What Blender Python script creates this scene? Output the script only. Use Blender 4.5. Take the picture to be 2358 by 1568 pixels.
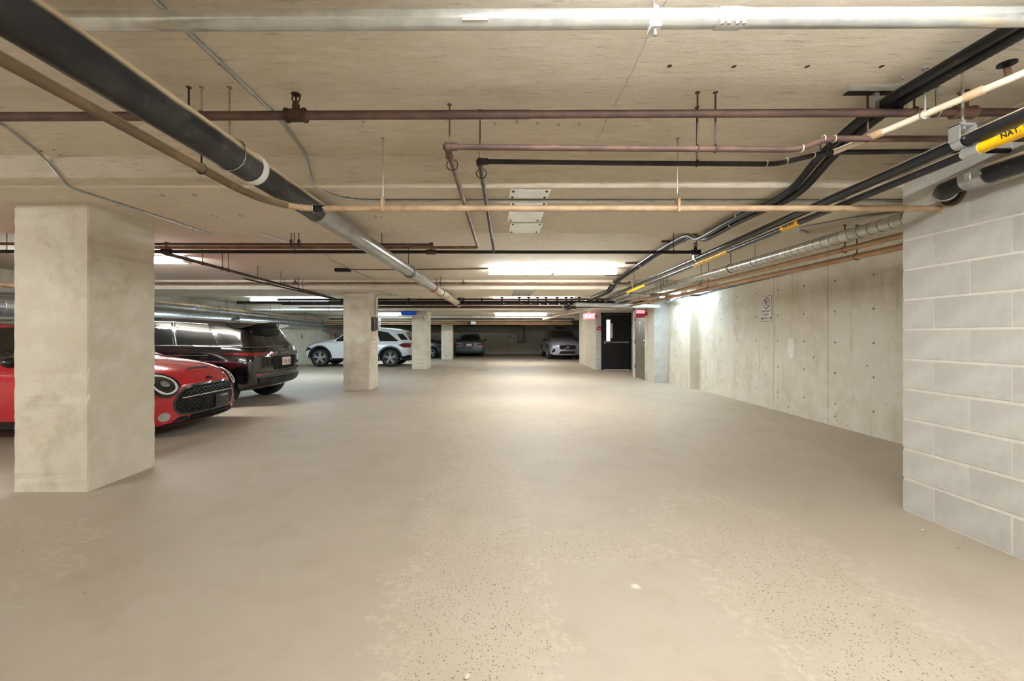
import bpy, bmesh, math, random
import numpy as np
from mathutils import Vector, Matrix
from mathutils.bvhtree import BVHTree
random.seed(7)
for o in list(bpy.data.objects): bpy.data.objects.remove(o)
SC = bpy.context.scene
COL = SC.collection

# ------------------------------------------------------------------ camera, world, exposure
F, PX, PY, CH = 970.0, 1135.0, 772.0, 1.30          # focal length in pixels, vanishing point, eye height
cd = bpy.data.cameras.new('camera'); cam = bpy.data.objects.new('camera', cd); COL.objects.link(cam)
cam.location = (0, 0, CH); cam.rotation_euler = (math.pi/2, 0, 0)
cd.sensor_width = 36; cd.lens = F/2358*36
cd.shift_x = (1179-PX)/2358; cd.shift_y = -(784-PY)/2358
cd.clip_start = 0.02; cd.clip_end = 200
SC.camera = cam
wd = bpy.data.worlds.new('world'); SC.world = wd; wd.use_nodes = True
wd.node_tree.nodes['Background'].inputs[0].default_value = (0.9, 0.95, 1, 1)
wd.node_tree.nodes['Background'].inputs[1].default_value = 0.0
SC.view_settings.view_transform = 'Standard'; SC.view_settings.look = 'None'
SC.view_settings.gamma = 1; SC.view_settings.use_curve_mapping = False
SC.view_settings.exposure = 1.64
TUBE = 46.0                                            # emission of every fluorescent tube
NEUT, COOL = (0.95, 0.985, 1.0), (0.66, 0.85, 1.0)

def zs(d): return 2.697-0.0186*d                       # underside of the sloping slab at depth d
def P(x, y, d): return Vector(((x-PX)*d/F, d, CH-(y-PY)*d/F))
def H(x, y, z):                                        # point of height z seen along a sight line
    d = F*(z-CH)/(PY-y); return Vector(((x-PX)*d/F, d, z))

# ------------------------------------------------------------------ materials
def lin(h):
    if isinstance(h, tuple): return h if len(h) == 4 else h+(1,)
    h = h.lstrip('#'); c = [int(h[i:i+2], 16)/255 for i in (0, 2, 4)]
    return tuple(v/12.92 if v <= .04045 else ((v+.055)/1.055)**2.4 for v in c)+(1,)
class NT:
    def __init__(s, name):
        s.m = bpy.data.materials.new(name); s.m.use_nodes = True; s.t = s.m.node_tree
        s.b = s.t.nodes['Principled BSDF']; s._c = None
    def n(s, typ, **kw):
        nd = s.t.nodes.new(typ)
        for k, v in kw.items(): setattr(nd, k, v)
        return nd
    def put(s, inp, v):
        if isinstance(v, bpy.types.NodeSocket): s.t.links.new(v, inp)
        elif isinstance(v, str): inp.default_value = lin(v)
        else:
            try: inp.default_value = v
            except Exception: inp.default_value = tuple(v)+(1,)
    def co(s):
        if s._c is None: s._c = s.n('ShaderNodeTexCoord').outputs['Object']
        return s._c
    def xyz(s, v=None):
        nd = s.n('ShaderNodeSeparateXYZ'); s.put(nd.inputs[0], v or s.co()); return nd.outputs
    def map(s, sc=(1, 1, 1), loc=(0, 0, 0), v=None):
        nd = s.n('ShaderNodeMapping'); s.put(nd.inputs[0], v or s.co()); nd.inputs['Scale'].default_value = sc; nd.inputs['Location'].default_value = loc
        return nd.outputs[0]
    def noise(s, scale, detail=5, rough=.55, v=None, dist=0):
        nd = s.n('ShaderNodeTexNoise'); s.put(nd.inputs['Vector'], v or s.co())
        nd.inputs['Scale'].default_value = scale; nd.inputs['Detail'].default_value = detail
        nd.inputs['Roughness'].default_value = rough; nd.inputs['Distortion'].default_value = dist
        return nd.outputs[0]
    def vor(s, scale, v=None, feature='F1', rnd=1.0):
        nd = s.n('ShaderNodeTexVoronoi', feature=feature); s.put(nd.inputs['Vector'], v or s.co())
        nd.inputs['Scale'].default_value = scale; nd.inputs['Randomness'].default_value = rnd
        return nd.outputs
    def m2(s, op, a, b=0.0, c=None):
        nd = s.n('ShaderNodeMath', operation=op); s.put(nd.inputs[0], a); s.put(nd.inputs[1], b)
        if c is not None: s.put(nd.inputs[2], c)
        return nd.outputs[0]
    def rng(s, v, a, b, c=0.0, d=1.0):
        nd = s.n('ShaderNodeMapRange', interpolation_type='SMOOTHSTEP'); s.put(nd.inputs[0], v)
        for i, q in enumerate((a, b, c, d)): nd.inputs[i+1].default_value = q
        return nd.outputs[0]
    def mix(s, f, a, b, mode='MIX'):
        nd = s.n('ShaderNodeMix', data_type='RGBA', blend_type=mode); s.put(nd.inputs[0], f)
        s.put(nd.inputs[6], a); s.put(nd.inputs[7], b); return nd.outputs[2]
    def bump(s, h, st=.3, dist=.01):
        nd = s.n('ShaderNodeBump'); nd.inputs['Strength'].default_value = st; nd.inputs['Distance'].default_value = dist
        s.put(nd.inputs['Height'], h); s.t.links.new(nd.outputs[0], s.b.inputs['Normal'])
    def out(s, col=None, rough=None, metal=None, **kw):
        if col is not None: s.put(s.b.inputs['Base Color'], col)
        if rough is not None: s.put(s.b.inputs['Roughness'], rough)
        if metal is not None: s.put(s.b.inputs['Metallic'], metal)
        for k, v in kw.items(): s.put(s.b.inputs[k.replace('_', ' ')], v)
        return s.m
M = {}
def simple(key, c1, c2=None, rough=.5, metal=0.0, scale=6, bump=0, bscale=60, stretch=(1, 1, 1), rnd=0.0, lo=.4, hi=.65, **kw):
    t = NT(key); v = t.map(stretch) if stretch != (1, 1, 1) else None
    nz = t.noise(scale, 6, .6, v)
    col = t.mix(t.rng(nz, lo, hi), c1, c2 or c1)
    if rnd:
        oi = t.n('ShaderNodeObjectInfo'); hs = t.n('ShaderNodeHueSaturation'); t.put(hs.inputs['Color'], col)
        t.put(hs.inputs['Value'], t.rng(oi.outputs['Random'], 0, 1, 1-rnd, 1+rnd)); col = hs.outputs[0]
    if bump: t.bump(t.noise(bscale, 4, .6, v), bump, .004)
    M[key] = t.out(col, rough, metal, **kw); return M[key]
def emit(key, col, st):
    t = NT(key); M[key] = t.out(col, .4, 0.0, Emission_Color=lin(col) if isinstance(col, str) else tuple(col)+(1,), Emission_Strength=st); return M[key]

def concrete(key, c1, c2, c3, streak=(1, 1, 1), holes=0, hole_sc=9, rough=.85, dash=0, vert=0):
    t = NT(key)
    big = t.noise(.7, 6, .6); mid = t.noise(4.5, 8, .65, t.map(streak)); fine = t.noise(55, 5, .7)
    col = t.mix(t.rng(big, .35, .65), c1, c2)
    col = t.mix(t.rng(mid, .42, .68, 0, .75), col, c3)
    col = t.mix(t.rng(fine, .5, .85, 0, .3), col, '#a08d6d')
    hgt = t.m2('ADD', t.m2('MULTIPLY', mid, .6), t.m2('MULTIPLY', fine, .4))
    if dash:
        dn = t.noise(4.2, 8, .78, t.map((1.5, 13, 13)))
        dk = t.rng(dn, .55, .68, 0, .6); col = t.mix(dk, col, '#8a7558'); hgt = t.m2('SUBTRACT', hgt, t.m2('MULTIPLY', dk, .5))
    if vert:
        vn = t.noise(2.6, 6, .7, t.map((3.5, 3.5, .28))); col = t.mix(t.rng(vn, .52, .78, 0, .45), col, '#8c7f63')
    if holes:
        vo = t.vor(hole_sc); sz = t.noise(2.3, 3, .5)
        r = t.m2('MULTIPLY', t.rng(sz, .45, .75), .10*holes)
        hm = t.m2('MULTIPLY', t.m2('LESS_THAN', vo[0], r), t.m2('GREATER_THAN', t.noise(hole_sc*.43, 2), .5))
        col = t.mix(t.m2('MULTIPLY', hm, .85), col, '#3c3222'); hgt = t.m2('SUBTRACT', hgt, hm)
    t.hgt = hgt; t.col = col; t.rough = rough
    return t
def done(t, key, st=.35, **kw):
    t.bump(t.hgt, st, .012); M[key] = t.out(t.col, t.rough, 0.0, **kw)

# ceiling: board-marked tan concrete with a long construction crack and scattered tie holes
t = concrete('ceiling_concrete', '#dcd2c1', '#d3c7b3', '#e1d9cb', (1, 5, 5), dash=1)
X = t.xyz(); cw = t.m2('ABSOLUTE', t.m2('SUBTRACT', X[0], t.m2('ADD', .66, t.m2('MULTIPLY', t.noise(2.5, 8, .7), .10))))
cm = t.rng(t.m2('ADD', cw, t.m2('MULTIPLY', t.noise(18, 3), .006)), .002, .007, .6, 0); t.col = t.mix(cm, t.col, '#6b5a42'); t.hgt = t.m2('SUBTRACT', t.hgt, cm)
done(t, 'ceiling_concrete')
t = concrete('beam_concrete', '#dcd2c1', '#d3c7b3', '#e1d9cb', (1, 5, 5), dash=1); done(t, 'beam_concrete')
t = concrete('column_concrete', '#dad1c0', '#cec5b1', '#dfd9cc', holes=1.5, hole_sc=8)
X = t.xyz(); gr = t.m2('MULTIPLY', t.noise(3.2, 8, .75), t.rng(t.noise(1.1, 2), .45, .6)); t.col = t.mix(t.rng(gr, .42, .62, 0, .3), t.col, '#968a62'); done(t, 'column_concrete')
# cast right-hand wall: bug holes, rows of form ties and vertical panel joints
t = concrete('wall_concrete', '#dfd9cc', '#d4ccbb', '#e4dfd4', holes=2.4, hole_sc=15, vert=1)
X = t.xyz()
u = t.m2('PINGPONG', t.m2('ADD', X[1], .18), .31); w_ = t.m2('PINGPONG', t.m2('ADD', X[2], .12), .22)
dd = t.m2('SQRT', t.m2('ADD', t.m2('POWER', u, 2.0), t.m2('POWER', w_, 2.0)))
tie = t.rng(t.m2('ADD', dd, t.m2('MULTIPLY', t.noise(30, 3), .012)), .016, .026, .85, 0)
jt = t.rng(t.m2('ADD', t.m2('PINGPONG', t.m2('ADD', X[1], -.05), .61), t.m2('MULTIPLY', t.noise(9, 4), .016)), .008, .02, .6, 0)
wp_ = t.m2('SQRT', t.m2('ADD', t.m2('POWER', t.m2('DIVIDE', t.m2('SUBTRACT', X[1], 6.94), .10), 2.0), t.m2('POWER', t.m2('DIVIDE', t.m2('SUBTRACT', X[2], 1.09), .22), 2.0)))
t.col = t.mix(t.rng(t.m2('ADD', wp_, t.m2('MULTIPLY', t.noise(12, 5), .9)), 1.15, 1.3, .8, 0), t.col, '#f4f1ea')
bl = t.noise(1.1, 6, .65, t.map((1, 1, .7), (5, 2, 1))); t.col = t.mix(t.rng(bl, .5, .7, 0, .45), t.col, '#b8ab8c')
t.col = t.mix(tie, t.col, '#4d4330'); t.col = t.mix(jt, t.col, '#8a7c5c'); t.hgt = t.m2('SUBTRACT', t.hgt, t.m2('ADD', tie, jt)); done(t, 'wall_concrete', .4)
t = concrete('far_concrete', '#dcd4c2', '#cfc5ae', '#e2dccd', holes=1, vert=1); done(t, 'far_concrete')
# floor: dusty slab, worn to the aggregate along two wheel tracks
t = NT('floor_concrete'); X = t.xyz(); big = t.noise(.45, 6, .6); mid = t.noise(3, 8, .65); fine = t.noise(90, 4, .7)
col = t.mix(t.rng(big, .35, .65), '#b1a594', '#baaf9f'); col = t.mix(t.rng(mid, .45, .75, 0, .6), col, '#a79984'); col = t.mix(t.rng(fine, .45, .8, 0, .3), col, '#a8967a')
wob = t.noise(1.6, 9, .72); wob2 = t.noise(5, 9, .78); wob3 = t.noise(22, 5, .7)
def strip(xc, wd_, y0, y1, amp):
    ax_ = t.m2('DIVIDE', t.m2('ABSOLUTE', t.m2('SUBTRACT', X[0], t.m2('ADD', xc-amp*.5, t.m2('MULTIPLY', wob, amp)))), wd_)
    by = t.m2('DIVIDE', t.m2('ABSOLUTE', t.m2('SUBTRACT', X[1], (y0+y1)/2)), (y1-y0)/2)
    r = t.m2('SQRT', t.m2('ADD', t.m2('POWER', ax_, 2.0), t.m2('POWER', by, 4.0)))
    return t.m2('SUBTRACT', 1.0, r)
pat = strip(-.10, .42, .7, 4.9, .6)
for q in ((.22, .75, 4.2, 6.9, 1.0), (1.58, .50, 1.2, 3.5, .6), (.55, .55, 2.40, 2.80, .3), (-3.2, .8, 1.0, 3.0, .8)): pat = t.m2('MAXIMUM', pat, strip(*q))
pr = t.m2('ADD', pat, t.m2('MULTIPLY', t.m2('SUBTRACT', wob2, .5), 2.2))
worn = t.rng(pr, -.05, .55); edge = t.m2('MULTIPLY', t.rng(pr, -.12, .12), t.rng(pr, .15, .5, 1, 0))
pv = t.vor(92); hs = t.n('ShaderNodeSeparateColor'); t.put(hs.inputs[0], pv[1])
peb = t.m2('MULTIPLY', t.rng(t.m2('SUBTRACT', pv[0], t.m2('MULTIPLY', hs.outputs[1], .22)), .10, .22, 1, 0), t.m2('GREATER_THAN', hs.outputs[2], .3))
pm = t.m2('MULTIPLY', peb, worn)
col = t.mix(t.m2('MULTIPLY', edge, t.rng(wob3, .46, .60, .0, .5)), col, '#cfc3af'); col = t.mix(t.m2('MULTIPLY', worn, .3), col, '#bfb29d')
col = t.mix(t.m2('MULTIPLY', pm, .9), col, t.mix(hs.outputs[0], '#55472f', '#a08c68'))
trk = t.m2('ADD', X[0], t.m2('ADD', t.m2('ADD', .30, t.m2('MULTIPLY', wob, .12)), t.m2('MULTIPLY', X[1], .095)))
tk = t.rng(t.m2('ADD', t.m2('ABSOLUTE', trk), t.m2('MULTIPLY', wob2, .10)), .05, .20, .22, 0); col = t.mix(t.m2('MULTIPLY', tk, t.rng(big, .4, .6)), col, '#857a66')
sp = t.m2('SQRT', t.m2('ADD', t.m2('POWER', t.m2('SUBTRACT', X[0], .74), 2.0), t.m2('POWER', t.m2('SUBTRACT', X[1], 2.18), 2.0)))
col = t.mix(t.rng(t.m2('ADD', sp, t.m2('MULTIPLY', wob3, .04)), .03, .05, .8, 0), col, '#e4e2da')
st_ = t.noise(1.3, 7, .7, t.map((1, .5, 1), (3, 1, 0))); col = t.mix(t.rng(st_, .56, .72, 0, .3), col, '#a39684')
t.bump(t.m2('ADD', t.m2('MULTIPLY', mid, .5), t.m2('ADD', t.m2('MULTIPLY', fine, .25), t.m2('MULTIPLY', pm, -.5))), .35, .008)
M['floor_concrete'] = t.out(col, .62, 0.0)

simple('block', '#c0bdb6', '#cccac4', .9, scale=5, bump=.35, bscale=140, rnd=.035)
simple('block_grey', '#b4b4b0', '#c0c0bc', .9, scale=5, bump=.35, bscale=140, rnd=.05)
simple('mortar', '#e0dcd2', '#d8d3c9', .95, bump=.3)
simple('mortar_grey', '#a9aaa5', '#b7b8b3', .95, bump=.3)
def dusty(key, c1, c2, rough, amt=.9, lo=.25, hi=.75, dust='#c2ae8c'):
    t = NT(key); nz = t.noise(4, 6, .6); col = t.mix(t.rng(nz, .45, .75), c1, c2); fl = t.noise(26, 5, .7)
    col = t.mix(t.m2('MULTIPLY', t.rng(fl, .58, .72, 0, .6), t.rng(nz, .45, .6)), col, '#8d8272')
    g = t.n('ShaderNodeNewGeometry'); n = t.xyz(g.outputs['Normal']); up = t.rng(t.m2('ADD', n[2], t.m2('MULTIPLY', t.m2('SUBTRACT', nz, .5), .35)), lo, hi, 0, amt)
    col = t.mix(up, col, dust); M[key] = t.out(col, t.m2('ADD', rough, t.m2('MULTIPLY', up, .4)), 0.0)
dusty('dusty_black', '#1b1c1f', '#3a3835', .38, .95, .15, .5); dusty('gas_black', '#191a1e', '#26272c', .28, .9, .45, .75); dusty('rubber', '#15161a', '#24262b', .38, .8, .55, .9); dusty('pipe_brown', '#64523a', '#7d6749', .6, .8, .3, .8); dusty('waste_black', '#141416', '#1d1d20', .3, .9, .35, .7)
simple('pipe_grey', '#8e8d89', '#a6a49e', .32, .35, scale=3)
simple('pipe_dust', '#b7a98f', '#a39379', .6, scale=5)
simple('galv', '#c4c6c6', '#aeb1b2', .28, .85, scale=9)
simple('galv_bright', '#dcdedd', '#c9cccc', .25, .75, scale=9)
simple('duct_metal', '#b4b3ac', '#c9c8c0', .35, .75, scale=9)
simple('iron_brown', '#3a2c24', '#5a4334', .5, .3, scale=7, bump=.15)
simple('iron_red', '#54403a', '#6b5044', .6, .1, scale=7, bump=.15)
simple('copper', '#6f523f', '#8a6a52', .55, .2, scale=6)
simple('copper_dust', '#b9946c', '#a8845f', .5, .25, scale=6, lo=.35)
simple('copper_cream', '#c2a585', '#ae8f6e', .6, .1, scale=7)
simple('iron_black', '#1c1a19', '#302b27', .45, .3, scale=8)
simple('tyre', '#17181a', '#232427', .75, scale=12)
simple('black_plastic', '#101114', '#1a1b1e', .35)
simple('yellow', '#f0bd08', '#e3ac10', .4, scale=5)
simple('cream_wrap', '#d9cdb9', '#c9b9a1', .6, scale=6)
simple('white_paint', '#e4e3de', '#d6d4cd', .5, scale=5)
simple('white_plastic', '#eeeeea', '#e2e2dc', .35)
simple('cream_paint', '#cfc9bb', '#c4bdac', .6)
simple('sign_white', '#e9e4dc', '#ded8cf', .45)
simple('sign_red', '#8e1f28', '#7a1a22', .45)
simple('sign_black', '#17140f', '#211d17', .5)
simple('paint_dark', '#2b2a28', '#3a3833', .8)
simple('alarm_red', '#b3263c', '#a01f34', .4)
simple('door_black', '#131316', '#1c1c20', .32, scale=4)
simple('door_grey', '#6e675c', '#7a7367', .35, .3, scale=4)
simple('steel', '#b9b9b6', '#cfcfcc', .25, .9)
simple('chrome', '#e6e6e6', '#d4d4d4', .08, 1.0)
simple('alloy', '#c2c5c8', '#aeb2b6', .22, .85)
simple('blue_plastic', '#0f55e0', '#0c49c9', .35)
simple('red_paint', '#c20a22', '#b8081f', .22, Coat_Weight=1.0, Coat_Roughness=.04)
simple('black_paint', '#0c0b0b', '#121010', .16, .2, Coat_Weight=1.0, Coat_Roughness=.03)
simple('white_car_paint', '#e8edf2', '#e2e8ee', .25, Coat_Weight=1.0, Coat_Roughness=.05)
simple('silver_paint', '#9a9bab', '#8f90a0', .3, .45, Coat_Weight=1.0, Coat_Roughness=.05)
simple('grey_green_paint', '#566066', '#4e585e', .3, .4, Coat_Weight=1.0, Coat_Roughness=.05)
simple('dark_paint', '#1a1618', '#221d20', .25, .2, Coat_Weight=1.0, Coat_Roughness=.05)
simple('car_glass', '#0b0e0f', '#12171a', .05, Coat_Weight=1.0, Coat_Roughness=.02)
simple('lamp_glass', '#1c1d1f', '#3a3c3e', .08, .5, Coat_Weight=1.0)
simple('lamp_clear', '#c9cccd', '#9a9da0', .06, .6, Coat_Weight=1.0)
simple('tail_red', '#5c0a12', '#8a1a24', .12, Coat_Weight=1.0)
simple('well_black', '#060606', '#0b0b0b', .9)
simple('plate_white', '#dedad6', '#e6e2de', .5)
simple('plate_red', '#b55', '#a44', .5) if False else simple('plate_red', '#b04a4c', '#a84446', .5)
simple('duct_matte', '#b3b3a6', '#a5a598', .55)
simple('paper', '#e0d4c6', '#d6c8b8', .7)
simple('pink_box', '#e08a92', '#d97f88', .5)
emit('tube_neutral', NEUT, TUBE); emit('tube_cool', COOL, TUBE)
emit('exit_red', (1.0, .25, .30), .5); emit('exit_letter', (1, .9, .9), .9)
tg = NT('glass_pane'); M['glass_pane'] = tg.out('#dfe6e6', .05, 0.0, Transmission_Weight=.0, Emission_Color=(1, 1, .97, 1), Emission_Strength=.9)

# ------------------------------------------------------------------ mesh helpers
class MB:
    def __init__(s): s.v = []; s.f = []
    def add(s, v, f):
        k = len(s.v); s.v += [tuple(q) for q in v]; s.f += [tuple(i+k for i in g) for g in f]; return s
    def box(s, c, d, rz=0, bev=0):
        x, y, z = (q/2 for q in d); ca, sa = math.cos(rz), math.sin(rz)
        if bev:
            b = bev; pts = []
            for sz in (-1, 1):
                for k, (ins, zz) in enumerate(((b, z), (0, z-b))):
                    pts.append([(-x+ins, -y+ins, sz*zz), (x-ins, -y+ins, sz*zz), (x-ins, y-ins, sz*zz), (-x+ins, y-ins, sz*zz)])
            rings = [pts[0], pts[1], pts[3], pts[2]]; v = sum(rings, []); f = [(3, 2, 1, 0)]
            for r in range(3):
                for i in range(4): j = (i+1) % 4; f.append((r*4+i, r*4+j, r*4+4+j, r*4+4+i))
            f.append((12, 13, 14, 15))
        else:
            v = [(i, j, k) for k in (-z, z) for j in (-y, y) for i in (-x, x)]
            f = [(0, 2, 3, 1), (4, 5, 7, 6), (0, 1, 5, 4), (2, 6, 7, 3), (0, 4, 6, 2), (1, 3, 7, 5)]
        return s.add([(c[0]+q[0]*ca-q[1]*sa, c[1]+q[0]*sa+q[1]*ca, c[2]+q[2]) for q in v], f)
    def bb(s, x0, x1, y0, y1, z0, z1, bev=0): return s.box(((x0+x1)/2, (y0+y1)/2, (z0+z1)/2), (abs(x1-x0), abs(y1-y0), abs(z1-z0)), 0, bev)
    def rings(s, R, cap=True, closed=False):
        n = len(R[0]); v = [p for r in R for p in r]; f = []
        for a in range(len(R)-(0 if closed else 1)):
            b = (a+1) % len(R)
            for i in range(n): j = (i+1) % n; f.append((a*n+i, a*n+j, b*n+j, b*n+i))
        if cap and not closed: f.append(tuple(range(n-1, -1, -1))); f.append(tuple((len(R)-1)*n+i for i in range(n)))
        return s.add(v, f)
    def lathe(s, base, axis, prof, n=24, cap=True):
        axis = Vector(axis).normalized(); u = axis.orthogonal().normalized(); w = axis.cross(u); base = Vector(base)
        return s.rings([[base+axis*h+(u*math.cos(2*math.pi*i/n)+w*math.sin(2*math.pi*i/n))*max(r, 1e-4) for i in range(n)] for h, r in prof], cap)
    def cyl(s, a, b, r, n=14, r2=None):
        a, b = Vector(a), Vector(b); return s.lathe(a, b-a, [(0, r), ((b-a).length, r if r2 is None else r2)], n)
    def torus(s, c, axis, R, r, n=24, m=8, arc=1.0):
        axis = Vector(axis).normalized(); u = axis.orthogonal().normalized(); w = axis.cross(u); c = Vector(c); L = []
        for i in range(n+(arc < 1)):
            a = 2*math.pi*i/n*arc; e = u*math.cos(a)+w*math.sin(a)
            L.append([c+e*(R+r*math.cos(2*math.pi*j/m))+axis*r*math.sin(2*math.pi*j/m) for j in range(m)])
        return s.rings(L, arc < 1, arc >= 1)
    def sphere(s, c, r, n=12, sc=(1, 1, 1)):
        c = Vector(c); L = []
        for k in range(n//2+1):
            a = math.pi*k/(n//2); L.append([c+Vector((math.sin(a)*math.cos(2*math.pi*i/n)*sc[0], math.sin(a)*math.sin(2*math.pi*i/n)*sc[1], -math.cos(a)*sc[2]))*r for i in range(n)])
        return s.rings(L, False)
    def prism(s, poly, z0, z1):
        n = len(poly); z1f = z1 if callable(z1) else (lambda x, y: z1)
        v = [(x, y, z0) for x, y in poly]+[(x, y, z1f(x, y)) for x, y in poly]
        return s.add(v, [tuple(range(n-1, -1, -1)), tuple(range(n, 2*n))]+[(i, (i+1) % n, n+(i+1) % n, n+i) for i in range(n)])
    def plate(s, o, u, w, poly, th):                    # flat polygon in the (u, w) plane with thickness along u x w
        o, u, w = Vector(o), Vector(u), Vector(w); nn = u.cross(w).normalized()*th; n = len(poly)
        v = [o+u*a+w*b for a, b in poly]; v += [q+nn for q in v]
        return s.add(v, [tuple(range(n-1, -1, -1)), tuple(range(n, 2*n))]+[(i, (i+1) % n, n+(i+1) % n, n+i) for i in range(n)])
    def tube(s, pts, r, n=14, bend=0.06, ribs=0):
        pts = path(pts, bend)
        if ribs: pts = resample(pts, ribs)
        fr = None; L = []
        for i, p in enumerate(pts):
            tg_ = ((pts[min(i+1, len(pts)-1)]-pts[max(i-1, 0)])).normalized()
            fr = tg_.orthogonal().normalized() if fr is None else (fr-tg_*fr.dot(tg_)).normalized()
            w = tg_.cross(fr); rr = r*(1+.10*(i % 2)) if ribs else r
            L.append([p+(fr*math.cos(2*math.pi*k/n)+w*math.sin(2*math.pi*k/n))*rr for k in range(n)])
        return s.rings(L)
    def build(s, name, mat, parent=None, smooth=35, local=False):
        me = bpy.data.meshes.new(name); me.from_pydata(s.v, [], s.f); me.update()
        bm = bmesh.new(); bm.from_mesh(me); bmesh.ops.recalc_face_normals(bm, faces=bm.faces); bm.to_mesh(me); bm.free()
        return finish(name, me, mat, parent, smooth, local)
def path(pts, bend):
    pts = [Vector(p) for p in pts]
    if len(pts) < 3 or bend <= 0: return pts
    o = [pts[0]]
    for i in range(1, len(pts)-1):
        a, b, c = pts[i-1], pts[i], pts[i+1]; d1 = (a-b); d2 = (c-b); k = min(bend, d1.length*.45, d2.length*.45)
        p, q = b+d1.normalized()*k, b+d2.normalized()*k
        for j in range(6): t_ = j/5; o.append(p*(1-t_)**2+b*2*t_*(1-t_)+q*t_*t_)
    return o+[pts[-1]]
def resample(pts, step):
    o = [pts[0]]; acc = 0
    for a, b in zip(pts, pts[1:]):
        L = (b-a).length; k = step-acc
        while k < L: o.append(a+(b-a)*(k/L)); k += step
        acc = (acc+L) % step
    return o+[pts[-1]]
def finish(name, me, mat, parent, smooth, local=False):
    if mat is not None and not me.materials: me.materials.append(M[mat])
    if smooth:
        me.polygons.foreach_set('use_smooth', [True]*len(me.polygons)); me.set_sharp_from_angle(angle=math.radians(smooth))
    o = bpy.data.objects.new(name, me); COL.objects.link(o)
    if parent is not None:
        o.parent = parent
        if not local: o.matrix_parent_inverse = Matrix.Translation(ROOT.get(parent.name, Vector((0, 0, 0)))).inverted()
    return o
ROOT = {}
def tag(o, label, cat, group=None):
    o['label'] = label; o['category'] = cat
    if group: o['group'] = group
    return o
def struct(o): o['kind'] = 'structure'; return o
def thing(name, label, cat, loc=(0, 0, 0), rz=0, group=None):
    o = bpy.data.objects.new(name, None); COL.objects.link(o); o.location = loc; o.rotation_euler = (0, 0, rz); o.empty_display_size = .1
    ROOT[o.name] = Vector(loc); return tag(o, label, cat, group)
def copy_tree(src, parent=None):
    c = src.copy(); COL.objects.link(c)
    if parent is not None: c.parent = parent; c.matrix_parent_inverse = src.matrix_parent_inverse.copy()
    for ch in [q for q in KIDS.get(src.name, [])] or list(src.children): copy_tree(ch, c)
    return c
KIDS = {}
def text(name, s, size, o, u, w, mat, parent, th=.002, local=False, sx=1.0, align='CENTER'):
    cu = bpy.data.curves.new('t', 'FONT'); cu.body = s; cu.size = size; cu.align_x = align; cu.align_y = 'CENTER'; cu.extrude = th/2
    ob = bpy.data.objects.new('t', cu); COL.objects.link(ob); dg = bpy.context.evaluated_depsgraph_get()
    me = bpy.data.meshes.new_from_object(ob.evaluated_get(dg)); bpy.data.objects.remove(ob); bpy.data.curves.remove(cu)
    u, w = Vector(u).normalized(), Vector(w).normalized(); nn = u.cross(w); o = Vector(o)
    for v in me.vertices: v.co = o+u*v.co.x*sx+w*v.co.y+nn*(v.co.z+th/2)
    me.materials.clear(); return finish(name, me, mat, parent, 0, local)
# ------------------------------------------------------------------ the setting
XL, XR, YB, YF = -9.2, 6.6, -8.0, 29.6
struct(MB().bb(XL-.3, XR+.3, YB-.3, YF+.3, -.3, 0).build('floor', 'floor_concrete', None, 0))
a, b = zs(YB-.3), zs(YF+.3)
cl = struct(MB().add([(XL-.3, YB-.3, a), (XR+.3, YB-.3, a), (XR+.3, YF+.3, b), (XL-.3, YF+.3, b), (XL-.3, YB-.3, a+.3), (XR+.3, YB-.3, a+.3), (XR+.3, YF+.3, b+.3), (XL-.3, YF+.3, b+.3)],
    [(0, 1, 2, 3), (7, 6, 5, 4), (0, 4, 5, 1), (1, 5, 6, 2), (2, 6, 7, 3), (3, 7, 4, 0)]).build('ceiling', 'ceiling_concrete', None, 0))
BEAMS = [(-3.1, -1.6, 2.50), (3.13, 4.54, 2.40), (9.33, 10.94, 2.315), (15.49, 17.0, 2.218), (21.7, 23.3, 2.10), (27.8, 29.0, 2.0)]
for y0, y1, z in BEAMS: MB().bb(XL-.1, XR+.1, y0, y1, z, zs(y0)+.1, .012).build('beam', 'beam_concrete', cl, 0)
struct(MB().prism([(XL-.3, YB), (XL, YB), (XL, YF+.3), (XL-.3, YF+.3)], 0, lambda x, y: zs(y)+.05).build('wall_left', 'far_concrete', None, 0))
wb = struct(MB().prism([(XL, YF), (XR, YF), (XR, YF+.3), (XL, YF+.3)], 0, lambda x, y: zs(y)+.05).build('wall_back', 'far_concrete', None, 0))
struct(MB().prism([(XL, YB-.3), (XR, YB-.3), (XR, YB), (XL, YB)], 0, lambda x, y: zs(y)+.05).build('wall_front', 'far_concrete', None, 0))
wr = struct(MB().prism([(4.84, 3.0), (4.96, 10.17), (4.76, 10.17), (4.78, 11.5), (5.6, 11.5), (5.6, 3.0)], 0, lambda x, y: zs(y)+.05).build('wall_right', 'wall_concrete', None, 0))
struct(MB().prism([(XR, 13), (XR+.3, 13), (XR+.3, YF), (XR, YF)], 0, lambda x, y: zs(y)+.05).build('wall_right_far', 'far_concrete', None, 0))
MB().bb(-1.05, -.55, YF-.12, YF+.02, 0, 2.13).build('pilaster', 'far_concrete', wb, 0)
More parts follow.
